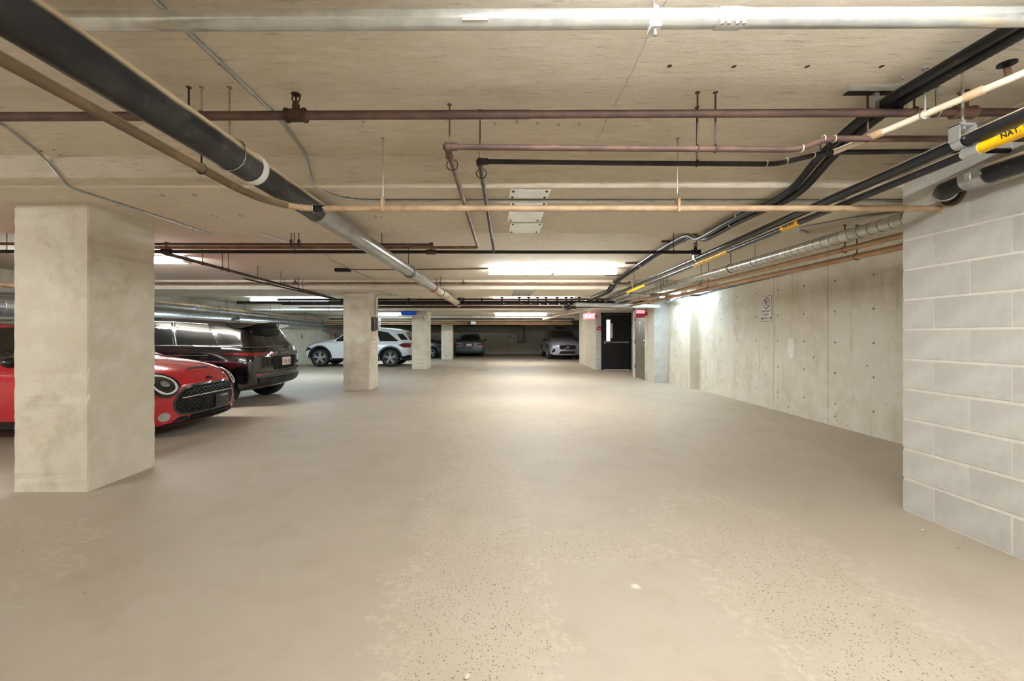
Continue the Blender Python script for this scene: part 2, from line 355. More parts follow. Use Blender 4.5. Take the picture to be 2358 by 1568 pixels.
def blockwork(root, o, u, nrm, length, course0, course, L, half_first, z1, depth, mat, joint=.015, proud=.0035):
    """single concrete blocks laid in running bond along u from corner o; each one is its own object"""
    o, u, nrm = Vector(o), Vector(u), Vector(nrm); cache = {}; z = 0; k = 0
    ang = math.atan2(u.y, u.x)
    while z < z1-.02:
        h = course0 if k == 0 else course; h = min(h, z1-z); p = 0; first = True
        while p < length-.02:
            w = (L/2 if (first and (k % 2 == 0) == half_first) else L); w = min(w, length-p)
            key = (round(w, 3), round(h, 3))
            if key not in cache:
                m = MB().box((0, 0, 0), (w-(joint if not first else joint/2), depth, h-joint), 0, .004)
                ob = m.build('concrete_block', mat, root, 0, True); cache[key] = ob.data
            else:
                ob = bpy.data.objects.new('concrete_block', cache[key]); COL.objects.link(ob); ob.parent = root
            ob.location = o+u*(p+w/2)+nrm*(proud-depth/2)+Vector((0, 0, z+h/2)); ob.rotation_euler = (0, 0, ang)
            p += w; first = False
        z += h; k += 1
wc = struct(MB().prism([(3.0635, YB), (5.6, YB), (5.6, 3.14), (3.0635, 3.14)], 0, lambda x, y: zs(y)+.05).build('wall_right_block', 'mortar', None, 0))
blockwork(wc, (3.0635, 3.147, 0), (0, -1, 0), (-1, 0, 0), 3.6, .2394, .2205, .442, True, 2.64, .1, 'block')
# stair core with the two doors
core = struct(MB().prism([(4.40, 11.506), (5.6, 11.506), (XR, 11.506), (XR, 13.15), (4.40, 13.15)], 0, lambda x, y: zs(y)+.05).build('wall_core', 'cream_paint', None, 0))
blockwork(core, (4.40, 11.506, 0), (1, 0, 0), (0, -1, 0), .37, .2394, .2205, .442, False, 2.47, .1, 'block_grey')
core2 = struct(MB().prism([(3.86, 15.806), (XR, 15.806), (XR, 20.1), (4.12, 20.1)], 0, lambda x, y: zs(y)+.05).build('wall_stair', 'far_concrete', None, 0))
blockwork(core2, (3.86, 15.806, 0), (1, 0, 0), (0, -1, 0), .20, .2394, .2205, .442, False, 2.2, .06, 'block_grey')
blockwork(core2, (5.17, 15.806, 0), (1, 0, 0), (0, -1, 0), .45, .2394, .2205, .442, False, 2.2, .06, 'block_grey')

# black fire door
d1 = struct(bpy.data.objects.new('door_1', None)); COL.objects.link(d1)
yd = 15.80
m = MB(); m.bb(4.06, 4.12, yd-.05, yd+.02, 0, 2.15); m.bb(5.11, 5.17, yd-.05, yd+.02, 0, 2.15); m.bb(4.06, 5.17, yd-.05, yd+.02, 2.09, 2.15); m.build('door_frame', 'door_black', d1, 0)
lf = MB().bb(4.13, 5.10, yd-.035, yd+.01, .03, 2.08, .004).build('door_leaf', 'door_black', d1, 0)
m = MB(); m.bb(4.25, 4.385, yd-.043, yd-.03, 1.09, 1.88); m.build('glass_pane', 'glass_pane', d1, 0)
m = MB()
for q in ((4.235, 4.25, 1.075, 1.895), (4.385, 4.40, 1.075, 1.895)): m.bb(q[0], q[1], yd-.05, yd-.03, q[2], q[3])
m.bb(4.235, 4.40, yd-.05, yd-.03, 1.88, 1.895); m.bb(4.235, 4.40, yd-.05, yd-.03, 1.075, 1.09); m.build('glazing_bead', 'door_black', d1, 0)
m = MB().bb(4.415, 4.475, yd-.042, yd-.03, 1.2, 1.74).build('door_sign', 'sign_white', d1, 0)
text('door_sign_lettering', 'FIRE DOOR KEEP CLOSED', .042, (4.445, yd-.043, 1.47), (0, 0, -1), (1, 0, 0), 'sign_black', d1, sx=.98)
m = MB(); m.bb(4.17, 5.05, yd-.11, yd-.06, 1.015, 1.065, .008); m.build('push_bar', 'steel', d1, 0)
m = MB(); m.bb(4.14, 4.21, yd-.12, yd-.03, .98, 1.1, .008); m.bb(5.02, 5.06, yd-.10, yd-.03, 1.0, 1.08, .008); m.build('push_bar_bracket', 'steel', d1, 0)
MB().bb(4.13, 5.10, yd-.06, yd+.0, 0, .025).build('threshold', 'white_paint', d1, 0)
# grey steel service door on the side of the core
d2 = struct(bpy.data.objects.new('door_2', None)); COL.objects.link(d2)
m = MB(); m.bb(4.36, 4.41, 12.03, 12.09, 0, 2.12); m.bb(4.36, 4.41, 12.95, 13.14, 0, 2.12); m.bb(4.36, 4.41, 12.03, 13.14, 2.06, 2.12); m.build('door_frame', 'cream_paint', d2, 0)
MB().bb(4.375, 4.41, 12.10, 12.94, .02, 2.05, .004).build('door_leaf', 'door_grey', d2, 0)
m = MB()
for z in (.35, 1.1, 1.8): m.cyl((4.365, 12.945, z-.06), (4.365, 12.945, z+.06), .012, 8)
m.build('hinge', 'iron_black', d2)
m = MB(); m.cyl((4.375, 12.2, 1.02), (4.31, 12.2, 1.02), .014); m.tube([(4.31, 12.2, 1.02), (4.31, 12.33, 1.02)], .012, 8); m.lathe((4.375, 12.2, 1.02), (-1, 0, 0), [(0, .035), (.012, .03)]); m.lathe((4.375, 12.2, 1.14), (-1, 0, 0), [(0, .028), (.02, .024)]); m.build('door_handle', 'chrome', d2)
MB().bb(4.368, 4.376, 12.4, 12.66, 1.62, 1.72).build('door_sign', 'sign_white', d2, 0)
MB().bb(4.368, 4.376, 12.5, 12.56, 1.4, 1.61).build('door_sign', 'sign_white', d2, 0)

# columns: cast faces with worn, slightly chipped arrises
def column(label, x0, x1, y0, y1, h, seed):
    rr = random.Random(seed); R = []; n = 46; c = .012
    base = [(x0+c, y0), (x1-c, y0), (x1, y0+c), (x1, y1-c), (x1-c, y1), (x0+c, y1), (x0, y1-c), (x0, y0+c)]
    cx, cy = (x0+x1)/2, (y0+y1)/2
    for k in range(n+1):
        z = h*k/n; ring = []
        for i, (x, y) in enumerate(base):
            j = rr.random(); ch = .004*j+(.014*rr.random() if rr.random() < .10 else 0)
            ring.append((x-(ch if x > cx else -ch), y-(ch if y > cy else -ch), z))
        R.append(ring)
    o = MB().rings(R).build('concrete_column', 'column_concrete', None, 0)
    return tag(o, label, 'column', 'columns along the parking bays')
c1 = column('wide bare concrete column in front of the red hatchback', -3.983, -3.353, 3.493, 4.19, 2.402, 1)
c2 = column('concrete column carrying a metal electrical box and paper notice', -3.537, -2.916, 9.945, 10.71, 2.317, 2)
c3 = column('pale concrete column holding a shelf with a blue bin', -3.12, -2.508, 16.2, 17.05, 2.22, 3)
c4 = column('slim concrete column beside the parked grey-green sedan', -2.79, -2.17, 22.7, 23.25, 2.102, 4)

# painted stall numbers
def stall(s, o, u, w, lab, size=.26):
    q = text('stall_number', s, size, o, u, w, 'paint_dark', None, .003, sx=.8); tag(q, lab, 'number')
stall('54', (XL, 20.3, 1.24), (0, 1, 0), (0, 0, 1), 'dark stall number 54 painted on the left wall', .3); stall('55', (XL, 23.9, 1.22), (0, 1, 0), (0, 0, 1), 'dark stall number 55 painted beside the pink panel', .3)
stall('56', (1.15, YF, 1.2), (1, 0, 0), (0, 0, 1), 'stall number painted on the far wall under the grey duct'); stall('57', (-2.25, YF, 1.18), (1, 0, 0), (0, 0, 1), 'stall number painted on the far wall behind the grey-green sedan')
o = MB().bb(XL, XL+.03, 24.35, 24.75, .95, 1.42, .008).build('wall_panel', 'pink_box', None, 0); tag(o, 'small pale pink panel fixed beside number 55', 'panel')
o = MB().bb(-1.95, -1.5, YF-.03, YF, 1.25, 1.55, .006).build('notice_board', 'sign_white', None, 0); tag(o, 'small white notice on the far wall above the sedan', 'notice')
# ------------------------------------------------------------------ strip lights
def strip_light(label, x, y, mat, L=2.4, along=0, drop=.03, name='strip_light', hw=.05, tx=.052, group='fluorescent strip lights'):
    z = zs(y)-drop; r = thing(name, label, 'light', (x, y, z), 0, group)
    def bx(l0, l1, w0, w1, z0, z1, bev=0):
        return (x+l0, x+l1, y+w0, y+w1, z+z0, z+z1, bev) if not along else (x+w0, x+w1, y+l0, y+l1, z+z0, z+z1, bev)
    MB().bb(*bx(-L/2, L/2, -hw, hw, -.05, .02 if drop < .1 or along else .0, .006)).build('housing', 'white_paint', r, 0)
    if drop: 
        for s in (-.8, .8): MB().cyl((x+(0 if along else s*L/2), y+(s*L/2 if along else 0), z-.01), (x+(0 if along else s*L/2), y+(s*L/2 if along else 0), z+drop+.01), .008, 8).build('stem', 'white_paint', r)
    for s in (-1, 1):
        e = s*L/2; MB().bb(*bx(e-.02, e+.02, -.07, .07, -.085, .0, .004)).build('end_cap', 'white_plastic', r, 0)
    MB().bb(*bx(-.03, .03, -.07, .07, -.085, -.045, .004)).build('lamp_holder', 'white_plastic', r, 0)
    for s in (-1, 1):
        for t_ in (-1, 1):
            p = [(-L/2+.03, -.04), (L/2-.03, -.04)]; lo, hi = (-L/2+.03, -.04) if t_ < 0 else (.04, L/2-.03)
            if along: MB().cyl((x+s*tx, y+lo, z-.068), (x+s*tx, y+hi, z-.068), .0155, 10).build('tube_lamp', mat, r)
            else: MB().cyl((x+lo, y+s*tx, z-.068), (x+hi, y+s*tx, z-.068), .0155, 10).build('tube_lamp', mat, r)
    return r
strip_light('double strip light between the two nearest beams over the drive aisle', 1.11, 7.84, 'tube_neutral')
strip_light('strip light hidden behind the valve pipes over the drive aisle', 1.2, 12.5, 'tube_neutral')
strip_light('strip light over the aisle end before the back wall', 1.3, 19.6, 'tube_neutral')
strip_light('strip light over the red hatchback and the black SUV', -6.1, 6.75, 'tube_neutral')
strip_light('cool strip light above the stalls between the black and white SUVs', -6.2, 12.9, 'tube_cool')
strip_light('cool strip light over the white SUV beside the blue bin', -5.3, 19.6, 'tube_cool')
strip_light('cool strip light tucked in the corner above the grey block return', 4.35, 10.2, 'tube_cool', 1.2, 1, .19)
# the same two rows of ceiling lamps go on, one bay apart, outside the picture
strip_light('strip light on the slab before the shiny galvanized pipe', 1.15, 1.05, 'tube_neutral', name='strip_light_offscreen')
strip_light('strip light over the stalls in front of the wide column', -6.1, .6, 'tube_neutral', name='strip_light_offscreen')
strip_light('strip light over the drive aisle near the front wall', 1.15, -5.1, 'tube_neutral', name='strip_light_offscreen')
strip_light('strip light over the stalls near the front wall', -6.1, -5.6, 'tube_neutral', name='strip_light_offscreen')

# ------------------------------------------------------------------ pipework
def hanger(root, p, r, top=None, rod_mat='steel', ring=True, rr=.005):
    zt = top if top is not None else zs(p[1])+.01
    MB().cyl((p[0], p[1], p[2]+r*.9), (p[0], p[1], zt), rr, 8).build('hanger_rod', rod_mat, root)
    if ring: MB().torus((p[0], p[1], p[2]), RINGAX[0], r+.004, .0045, 18, 6).build('hanger_ring', rod_mat, root)
    MB().lathe((p[0], p[1], zt-.012), (0, 0, 1), [(0, .014), (.012, .016)], 10).build('rod_anchor', rod_mat, root)
RINGAX = [(0, 1, 0)]
def sprinkler(root, p, r, mat='iron_brown', k=1.0, up=1):
    """upright head: tee, frame arms, bulb and toothed deflector"""
    x, y, z = p; m = MB(); m.cyl((x-.05*k, y, z), (x+.05*k, y, z), r*1.45, 14); m.cyl((x-.055*k, y, z), (x-.042*k, y, z), r*1.65, 14); m.cyl((x+.042*k, y, z), (x+.055*k, y, z), r*1.65, 14)
    m.cyl((x, y, z), (x, y, z+r*1.2+.03*k), .02*k, 12); m.build('tee', mat, root)
    z0 = z+r*1.2+.03*k; m = MB(); m.lathe((x, y, z0-.005), (0, 0, 1), [(0, .016*k), (.014*k, .018*k), (.016*k, .012*k)], 6)
    m.torus((x, y, z0+.034*k), (0, 1, 0), .021*k, .0045*k, 18, 6); m.cyl((x, y, z0+.016*k), (x, y, z0+.054*k), .006*k, 8); m.build('sprinkler_frame', mat, root)
    m = MB(); n = 28; zt = z0+.058*k
    R = [[(x+math.cos(2*math.pi*i/n)*rad*(1 if i % 2 else .84), y+math.sin(2*math.pi*i/n)*rad*(1 if i % 2 else .84), zz) for i in range(n)] for rad, zz in ((.027*k, zt-.004*k), (.026*k, zt+.001*k))]
    m.rings(R); m.build('deflector', mat, root)
def coupling(root, a, b, r, mat, name='coupling', lip=0):
    a, b = Vector(a), Vector(b); L = (b-a).length
    MB().lathe(a, b-a, [(0, r), (L*.08, r*1.02), (L*.92, r*1.02), (L, r)], 28).build(name, mat, root)

# big dusty drain main
def big(d): return Vector((-1.553+.05*d, d, CH+1.016-.0114*d))
R_ = .085
bp = thing('drain_main', 'very thick dusty black drain pipe turning grey, running under the beams', 'pipe', big(.2))
MB().cyl(big(-1.0), big(2.48), R_, 40).build('black_section', 'dusty_black', bp)
MB().cyl(big(2.52), big(3.35), R_*.97, 40).build('dark_section', 'dusty_black', bp)
MB().cyl(big(3.33), big(6.35), R_*.97, 40).build('grey_section', 'pipe_grey', bp)
MB().cyl(big(6.35), big(8.1), R_*.97, 40).build('grey_section', 'pipe_grey', bp)
MB().cyl(big(8.1), big(12.1), R_*.97, 40).build('pale_section', 'pipe_dust', bp)
coupling(bp, big(2.475), big(2.525), R_*1.06, 'white_paint', 'white_ring'); coupling(bp, big(3.30), big(3.36), R_*1.03, 'pipe_grey')
coupling(bp, big(6.3), big(6.36), R_*1.05, 'pipe_grey'); coupling(bp, big(8.05), big(8.13), R_*1.07, 'alarm_red', 'red_ring'); coupling(bp, big(9.6), big(9.66), R_*1.05, 'pipe_dust')
e = big(12.1); MB().tube([e, e+Vector((.0, .12, 0)), e+Vector((0, .12, .22))], R_*.99, 28, .1).build('elbow', 'pipe_dust', bp)
for d in (2.30, 6.2, 8.9):
    q = big(d); RINGAX[0] = (0, 1, 0); hanger(bp, q, R_, None, 'iron_black' if d > 3 else 'steel')
q = big(2.42); MB().lathe((q.x-.02, q.y, q.z+R_-.01), (0, 0, 1), [(0, .035), (.03, .03), (.05, .012), (.055, .0)], 14).build('hanger_clevis', 'iron_black', bp)

# polished steel pipe across the aisle
sp = thing('steel_pipe', 'shiny galvanized pipe crossing right under the slab near the strip light', 'pipe', (0, 1.7, 2.58))
def stl(x): return Vector((x, 1.7, 2.565+.0045*(x+2)))
MB().cyl(stl(-2.6), stl(2.98), .036, 32).build('pipe_run', 'galv_bright', sp)
coupling(sp, stl(.9), stl(1.0), .040, 'galv_bright')
for x in (.905, .93, .965, .99): MB().cyl((x, 1.66, stl(x).z-.052), (x, 1.66, stl(x).z-.03), .006, 8).build('bolt', 'galv', sp)
q = stl(.65); m = MB(); m.torus(q, (1, 0, 0), .040, .006, 24, 8); m.bb(q.x-.02, q.x+.02, q.y-.03, q.y+.02, q.z-.05, q.z-.035); m.build('clamp', 'white_plastic', sp)
MB().cyl((q.x, q.y-.01, q.z-.075), (q.x, q.y-.01, q.z-.04), .008, 8).build('clamp_bolt', 'galv', sp)
MB().cyl((q.x, q.y, q.z+.03), (q.x, q.y, zs(1.7)+.01), .006, 8).build('hanger_rod', 'steel', sp)
MB().bb(-.12, -.02, 1.662, 1.668, stl(0).z-.03, stl(0).z-.022).build('pipe_label', 'paper', sp, 0)

# sprinkler main across the aisle
s1 = thing('sprinkler_pipe', 'dark rusty sprinkler pipe crossing just below the slab by the steel pipe', 'pipe', (0, 2.3, 2.5))
def spm(x): return Vector((x, 2.3, 2.505+.0045*x))
MB().cyl(spm(-5.5), spm(.2), .0235, 20).build('pipe_run', 'iron_red', s1); MB().cyl(spm(.2), spm(3.06), .021, 20).build('pipe_run', 'iron_red', s1)
sprinkler(s1, spm(-1.075), .0235, 'iron_brown'); sprinkler(s1, spm(2.57), .021, 'copper')
RINGAX[0] = (1, 0, 0)
for x, mt in ((-1.66, 'iron_brown'), (-1.59, 'steel'), (2.3, 'iron_red'), (2.42, 'steel')): hanger(s1, spm(x), .0235, None, mt)

# copper line from the left turning across the aisle into the block wall
c_ = thing('copper_pipe', 'tan copper pipe bending across the aisle into the block wall', 'pipe', (-1.4, 2.87, 2.16))
zc = 2.165
MB().tube([(-1.60, -.6, zc), (-1.50, 2.50, zc), (-1.465, 2.66, zc), (-1.37, 2.80, zc)], .023, 18, .05).build('long_run', 'pipe_brown', c_)  # this run has a darker brown base colour than the cross run
MB().tube([(-1.38, 2.79, zc), (-1.30, 2.855, zc), (-1.22, 2.873, zc), (-.9, 2.873, zc)], .0205, 18, .05).build('offset_bend', 'copper_cream', c_)
MB().cyl((-.92, 2.873, zc), (3.07, 2.873, zc), .0205, 18).build('cross_run', 'copper_cream', c_)
for x in (-1.385, -1.30): MB().torus((x, 2.79+(.065 if x > -1.35 else 0), zc), (1, .6, 0), .0225, .0035, 18, 6).build('solder_ring', 'copper_cream', c_)
coupling(c_, (-1.225, 2.873, zc), (-1.145, 2.873, zc), .026, 'rubber')
for x in (-1.222, -1.148): MB().torus((x, 2.873, zc), (1, 0, 0), .026, .003, 20, 6).build('band_clamp', 'steel', c_)
for x in (-.75, 1.26): hanger(c_, (x, 2.873, zc), .0205, None, 'steel')
for x in (-.75, 1.26): MB().bb(x-.008, x+.008, 2.845, 2.9, zc-.026, zc+.075, .003).build('hanger_clip', 'copper_cream', c_, 0)
MB().lathe((3.058, 2.873, zc), (-1, 0, 0), [(0, .034), (.012, .03)], 18).build('wall_flange', 'cream_wrap', c_)
RINGAX[0] = (0, 1, 0)
hanger(c_, (-1.515, 2.19, zc), .021, zc+.16, 'iron_black', True, .004); MB().bb(-1.53, -1.5, 2.18, 2.2, zc+.12, zc+.2).build('hanger_bracket', 'iron_black', c_, 0)

# two water lines with long legs under the beam
A = [H(1100, 570, 2.35), H(1030, 338, 2.35)]; A0 = A[1]
w1 = thing('water_pipe', 'reddish copper water pipe turning a corner over the aisle', 'pipe', A0)
yA, xA = A0.y, A0.x
MB().tube([(2.99+.05, yA, 2.395), (1.86, yA, 2.395), (1.70, yA, 2.335), (.6, yA, 2.342), (xA+.03, yA, 2.35)], .0165, 16, .06).build('cross_run', 'iron_red', w1)
MB().tube([(xA, yA, 2.35), (xA+.075, 5.04, 2.35), (-.35, 5.04, 2.35), (-5.6, 5.04, 2.35)], .0165, 16, .05).build('long_leg', 'copper', w1)
MB().sphere((xA, yA, 2.35), .026, 14).build('elbow', 'iron_red', w1)
coupling(w1, (xA+.012, yA, 2.35), (xA+.055, yA, 2.35), .021, 'iron_red', 'elbow_collar'); coupling(w1, (xA+.002, yA+.01, 2.35), (xA+.003, yA+.06, 2.35), .021, 'iron_red', 'elbow_collar')
RINGAX[0] = (1, 0, 0)
for x in (1.14, 1.24): hanger(w1, (x, yA, 2.34), .0165, None, 'iron_red')
RINGAX[0] = (0, 1, 0)
hanger(w1, (xA, yA+.12, 2.35), .0165, None, 'copper'); MB().torus((xA+.008, yA+.2, 2.33), (0, 1, 0), .033, .003, 20, 6).build('loop_hanger', 'iron_black', w1)
for x in (1.72, 1.84, 1.90): MB().torus((x, yA, 2.34 if x < 1.8 else 2.394), (1, 0, 0), .0185, .003, 16, 6).build('solder_ring', 'cream_wrap', w1)
B0 = H(1105, 372, 2.33); xB, yB = B0.x, B0.y
w2 = thing('water_pipe', 'near black water pipe turning a corner over the aisle', 'pipe', B0)
MB().tube([(2.99+.07, yB, 2.395), (1.98, yB, 2.385), (1.68, yB, 2.315), (.6, yB, 2.322), (xB+.03, yB, 2.33)], .0145, 16, .06).build('cross_run', 'iron_black', w2)
MB().tube([(xB, yB, 2.33), (xB+.09, 5.2, 2.33)], .0145, 16, .05).build('long_leg', 'iron_brown', w2)
MB().sphere((xB, yB, 2.33), .023, 14).build('elbow', 'iron_black', w2); coupling(w2, (xB+.01, yB, 2.33), (xB+.05, yB, 2.33), .019, 'iron_black', 'elbow_collar')
MB().sphere((1.98, yB, 2.387), .025, 12).build('elbow', 'iron_black', w2); MB().torus((1.95, yB-.02, 2.41), (0, 1, 0), .025, .003, 18, 6).build('loop_hanger', 'iron_black', w2)
hanger(w2, (xB, yB+.03, 2.33), .0145, None, 'copper'); MB().torus((xB+.006, yB+.13, 2.31), (0, 1, 0), .031, .003, 20, 6).build('loop_hanger', 'iron_black', w2)
RINGAX[0] = (1, 0, 0); hanger(w2, (1.21, yB, 2.32), .0145, None, 'iron_brown')
for x in (1.62, 1.74, 1.9): MB().torus((x, yB, 2.318 if x < 1.7 else (2.332 if x < 1.8 else 2.366)), (1, 0, 0), .0165, .003, 16, 6).build('solder_ring', 'cream_wrap', w2)

# second bay: black sprinkler line and branch along the left stalls
s2 = thing('sprinkler_pipe', 'long black sprinkler pipe behind the nearest beam ending in a head', 'pipe', (0, 5.2, 2.33))
MB().cyl((-7.5, 5.2, 2.335), (2.52, 5.2, 2.325), .021, 18).build('pipe_run', 'iron_black', s2)
sprinkler(s2, (2.5, 5.2, 2.325), .021, 'iron_black'); sprinkler(s2, (-4.03, 5.2, 2.335), .021, 'iron_black'); sprinkler(s2, (-.76, 5.2, 2.328), .021, 'iron_brown')
for x in (-2.45, 2.23, -6): hanger(s2, (x, 5.2, 2.33), .021, None, 'iron_brown')
s3 = thing('water_pipe', 'reddish pipe running close above the black sprinkler pipe', 'pipe', (-3, 4.95, 2.36))
MB().cyl((-7.4, 4.93, 2.375), (-.7, 4.93, 2.36), .016, 16).build('pipe_run', 'iron_red', s3)
for x in (-2.36, -2.27, -1.3): hanger(s3, (x, 4.93, 2.36), .016, None, 'iron_brown')
for x in (-2.36, -2.27): MB().bb(x-.012, x+.012, 4.915, 4.945, 2.375, 2.42, .003).build('hanger_clip', 'iron_brown', s3, 0)
br = thing('branch_pipe', 'slim pipe branching back over the red hatchback toward the second column', 'pipe', (-4.15, 5.2, 2.3))
MB().cyl((-4.05, 5.2, 2.312), (-4.22, 11.9, 2.27), .021, 16).build('pipe_run', 'iron_brown', br)
RINGAX[0] = (0, 1, 0)
for y in (5.9, 6.35, 6.5, 8.2, 9.0, 9.2): hanger(br, (-4.05-.0254*(y-5.2), y, 2.312-.0063*(y-5.2)), .021, None if y < 9.3 else 2.32, 'iron_brown')
br2 = thing('branch_pipe', 'thin dark pipe running beside the branch pipe over the stalls', 'pipe', (-4.3, 8, 2.28))
MB().cyl((-4.26, 7.2, 2.27), (-4.15, 12.5, 2.25), .014, 12).build('pipe_run', 'iron_black', br2)
for y in (7.6, 9.1): hanger(br2, (-4.25+.02*(y-7.2), y, 2.268), .014, None, 'iron_brown')
s4 = thing('sprinkler_pipe', 'brown sprinkler pipe along the face of the second beam', 'pipe', (0, 9.1, 2.42))
MB().cyl((-8.2, 9.1, 2.43), (.2, 9.1, 2.425), .02, 16).build('pipe_run', 'copper', s4); MB().cyl((.2, 9.1, 2.425), (2.9, 9.1, 2.42), .02, 16).build('pipe_run', 'copper', s4)
RINGAX[0] = (1, 0, 0)
sprinkler(s4, (-4.27, 9.1, 2.428), .02, 'iron_brown', .75); sprinkler(s4, (-.64, 9.1, 2.426), .02, 'copper', .75)
for x in (-4.5, -1.22, 2.6, 2.75): hanger(s4, (x, 9.1, 2.425), .02, None, 'iron_brown')
MB().tube([(2.88, 9.1, 2.42), (2.95, 9.1, 2.42), (2.95, 9.1, 2.47)], .02, 12, .03).build('elbow', 'copper', s4)

# electrical conduits fixed to slab and beam
def conduit(label, pts, r=.010, mat='galv', clips=()):
    g = thing('conduit', label, 'conduit', pts[0]); MB().tube(pts, r, 12, .08).build('tube', mat, g)
    for p in clips: MB().box(p, (.03, .025, .03), 0, .004).build('clip', mat, g, 0)
    return g
zc1 = lambda y: zs(y)-.012
conduit('bright conduit curving down the first beam then along its underside', [(-1.42, -.5, zc1(0)), (-1.37, 1.68, zc1(1.68)), (-1.315, 2.62, zc1(2.62)), (-1.38, 3.115, zc1(3.1)), (-1.33, 3.115, 2.40), (-1.20, 3.36, 2.388), (-1.0, 3.41, 2.388), (3.35, 3.41, 2.388), (4.8, 3.45, 2.388)], .011, 'galv', [(-1.345, 2.07, zc1(2.07)), (-.2, 3.41, 2.392), (1.3, 3.41, 2.392)])
conduit('thin conduit crossing the first beam beside the wide column', [(-3.05, 1.0, zc1(1)), (-3.1, 2.65, zc1(2.65)), (-3.33, 3.115, zc1(3.1)), (-3.14, 3.115, 2.395), (-3.12, 3.2, 2.388), (-3.03, 4.6, 2.388)], .008, 'galv', [(-3.11, 3.5, 2.392), (-3.06, 4.3, 2.392)])
conduit('thin conduit on the slab leading to the second column', [(-3.0, 4.54, zc1(4.6)), (-2.94, 5.38, zc1(5.38)), (-2.6, 6.6, zc1(6.6)), (-2.7, 7.0, zc1(7)), (-2.62, 9.3, zc1(9.2)), (-2.62, 9.32, 2.33), (-2.6, 9.5, 2.305), (-2.45, 10.7, 2.305)], .008, 'galv')
jb = conduit('dark junction box with conduit feeding the aisle strip light', [(-2.7, 7.9, zc1(8)), (-2.3, 7.95, zc1(8)), (-.1, 7.84, zc1(8))], .008, 'iron_brown'); MB().bb(-2.95, -2.68, 7.84, 7.96, zs(7.9)-.06, zs(7.9)+.01, .006).build('junction_box', 'iron_black', jb, 0)
conduit('conduit from the second beam to the column electrical box', [(-2.55, 10.6, 2.305), (-2.80, 10.45, 2.305), (-2.905, 10.42, 2.25), (-2.905, 10.42, 1.75)], .011, 'galv')
conduit('curved conduit above the spiral duct on the right', [H(1860, 537, 2.39), (3.1, 4.3, 2.388), (3.35, 3.9, 2.388), (3.9, 3.5, 2.388)], .012, 'galv')

# plates screwed under the first and second beams
for i, (y0, y1) in enumerate(((3.166, 3.385), (3.475, 4.06), (4.12, 4.51))):
    pl = thing('cover_plate', ['short galvanized plate at the front edge under the first beam', 'long galvanized plate in the middle under the first beam', 'galvanized plate at the back edge under the first beam'][i], 'plate', (.3, y0, 2.398), 0, 'plates under the first beam')
    x0, x1 = .125+.045*(y0-3.166), .44+.055*(y0-3.166)
    MB().bb(x0, x1, y0, y1, 2.394, 2.403, .002).build('sheet', 'galv_bright', pl, 0)
    for x in (x0+.03, x1-.03):
        for y in (y0+.04, y1-.04): MB().lathe((x, y, 2.394), (0, 0, -1), [(0, .011), (.006, .008)], 8).build('screw', 'iron_brown', pl)
o = MB().bb(.48, .95, 9.5, 10.75, 2.307, 2.318, .002).build('cover_plate', 'galv_bright', None, 0); tag(o, 'pale plate under the second beam over the aisle', 'plate')

# flexible black cables
def cable(label, pts, r, ribs, clips):
    g = thing('power_cable', label, 'cable', pts[0]); MB().tube(pts, r, 12, .25, ribs).build('sheath', 'rubber', g)
    for p in clips: MB().torus(p, (.1, 1, -.1), r*1.15, .006, 16, 6).build('cable_strap', 'white_plastic', g)
    return g
def cab(dx, dz): return [(2.24+dx, -.6, 2.60+dz), (2.2+dx, 1.3, 2.585+dz), (2.16+dx, 2.35, 2.57+dz), (2.17+dx, 2.72, 2.49+dz), (2.23+dx, 3.12, 2.347+dz), (2.19+dx, 3.76, 2.345+dz), (2.25+dx, 4.35, 2.345+dz), (2.32+dx, 4.72, 2.37+dz), (2.40+dx, 5.1, 2.53+dz), (2.42+dx, 5.9, 2.535+dz), (2.5+dx, 7.0, 2.515+dz), (2.62+dx, 8.6, 2.49+dz), (2.62+dx, 9.15, 2.42+dz), (2.56+dx, 9.32, 2.27+dz), (2.6+dx, 11.2, 2.255+dz), (2.6+dx, 15, 2.20+dz)]
g1 = cable('smooth black cable of the pair on the slab', cab(-.035, 0), .024, 0, [(2.17, 3.72, 2.357), (2.5, 7.2, 2.508), (2.58, 9.05, 2.43)])
g2 = cable('ribbed black cable of the pair on the slab', cab(.04, -.005), .027, .012, [(2.235, 3.95, 2.348), (2.55, 7.25, 2.503)])
st = thing('cable_strut', 'white metal strut carrying the two black cables', 'bracket', (2.1, 2.33, 2.62))
MB().bb(1.93, 2.36, 2.28, 2.33, zs(2.3)-.03, zs(2.3)+.005).build('channel', 'galv_bright', st, 0); MB().bb(1.93, 2.36, 2.29, 2.32, zs(2.3)-.034, zs(2.3)-.028).build('channel_slot', 'iron_black', st, 0)
for x in (2.09, 2.245): MB().bb(x-.012, x+.012, 2.29, 2.32, 2.53, zs(2.3)-.02).build('strut_clamp', 'galv', st, 0)
for y, lab in ((5.75, 'small dark strut under the black cables just behind the first beam'), (7.3, 'small dark strut under the black cables beside the aisle strip light'), (8.6, 'small dark strut under the black cables just before the second beam')): tag(MB().bb(2.3, 2.62, y-.02, y+.02, zs(y)-.02, zs(y)+.005).build('cable_strut', 'iron_brown', None, 0), lab, 'bracket', 'dark cable struts')

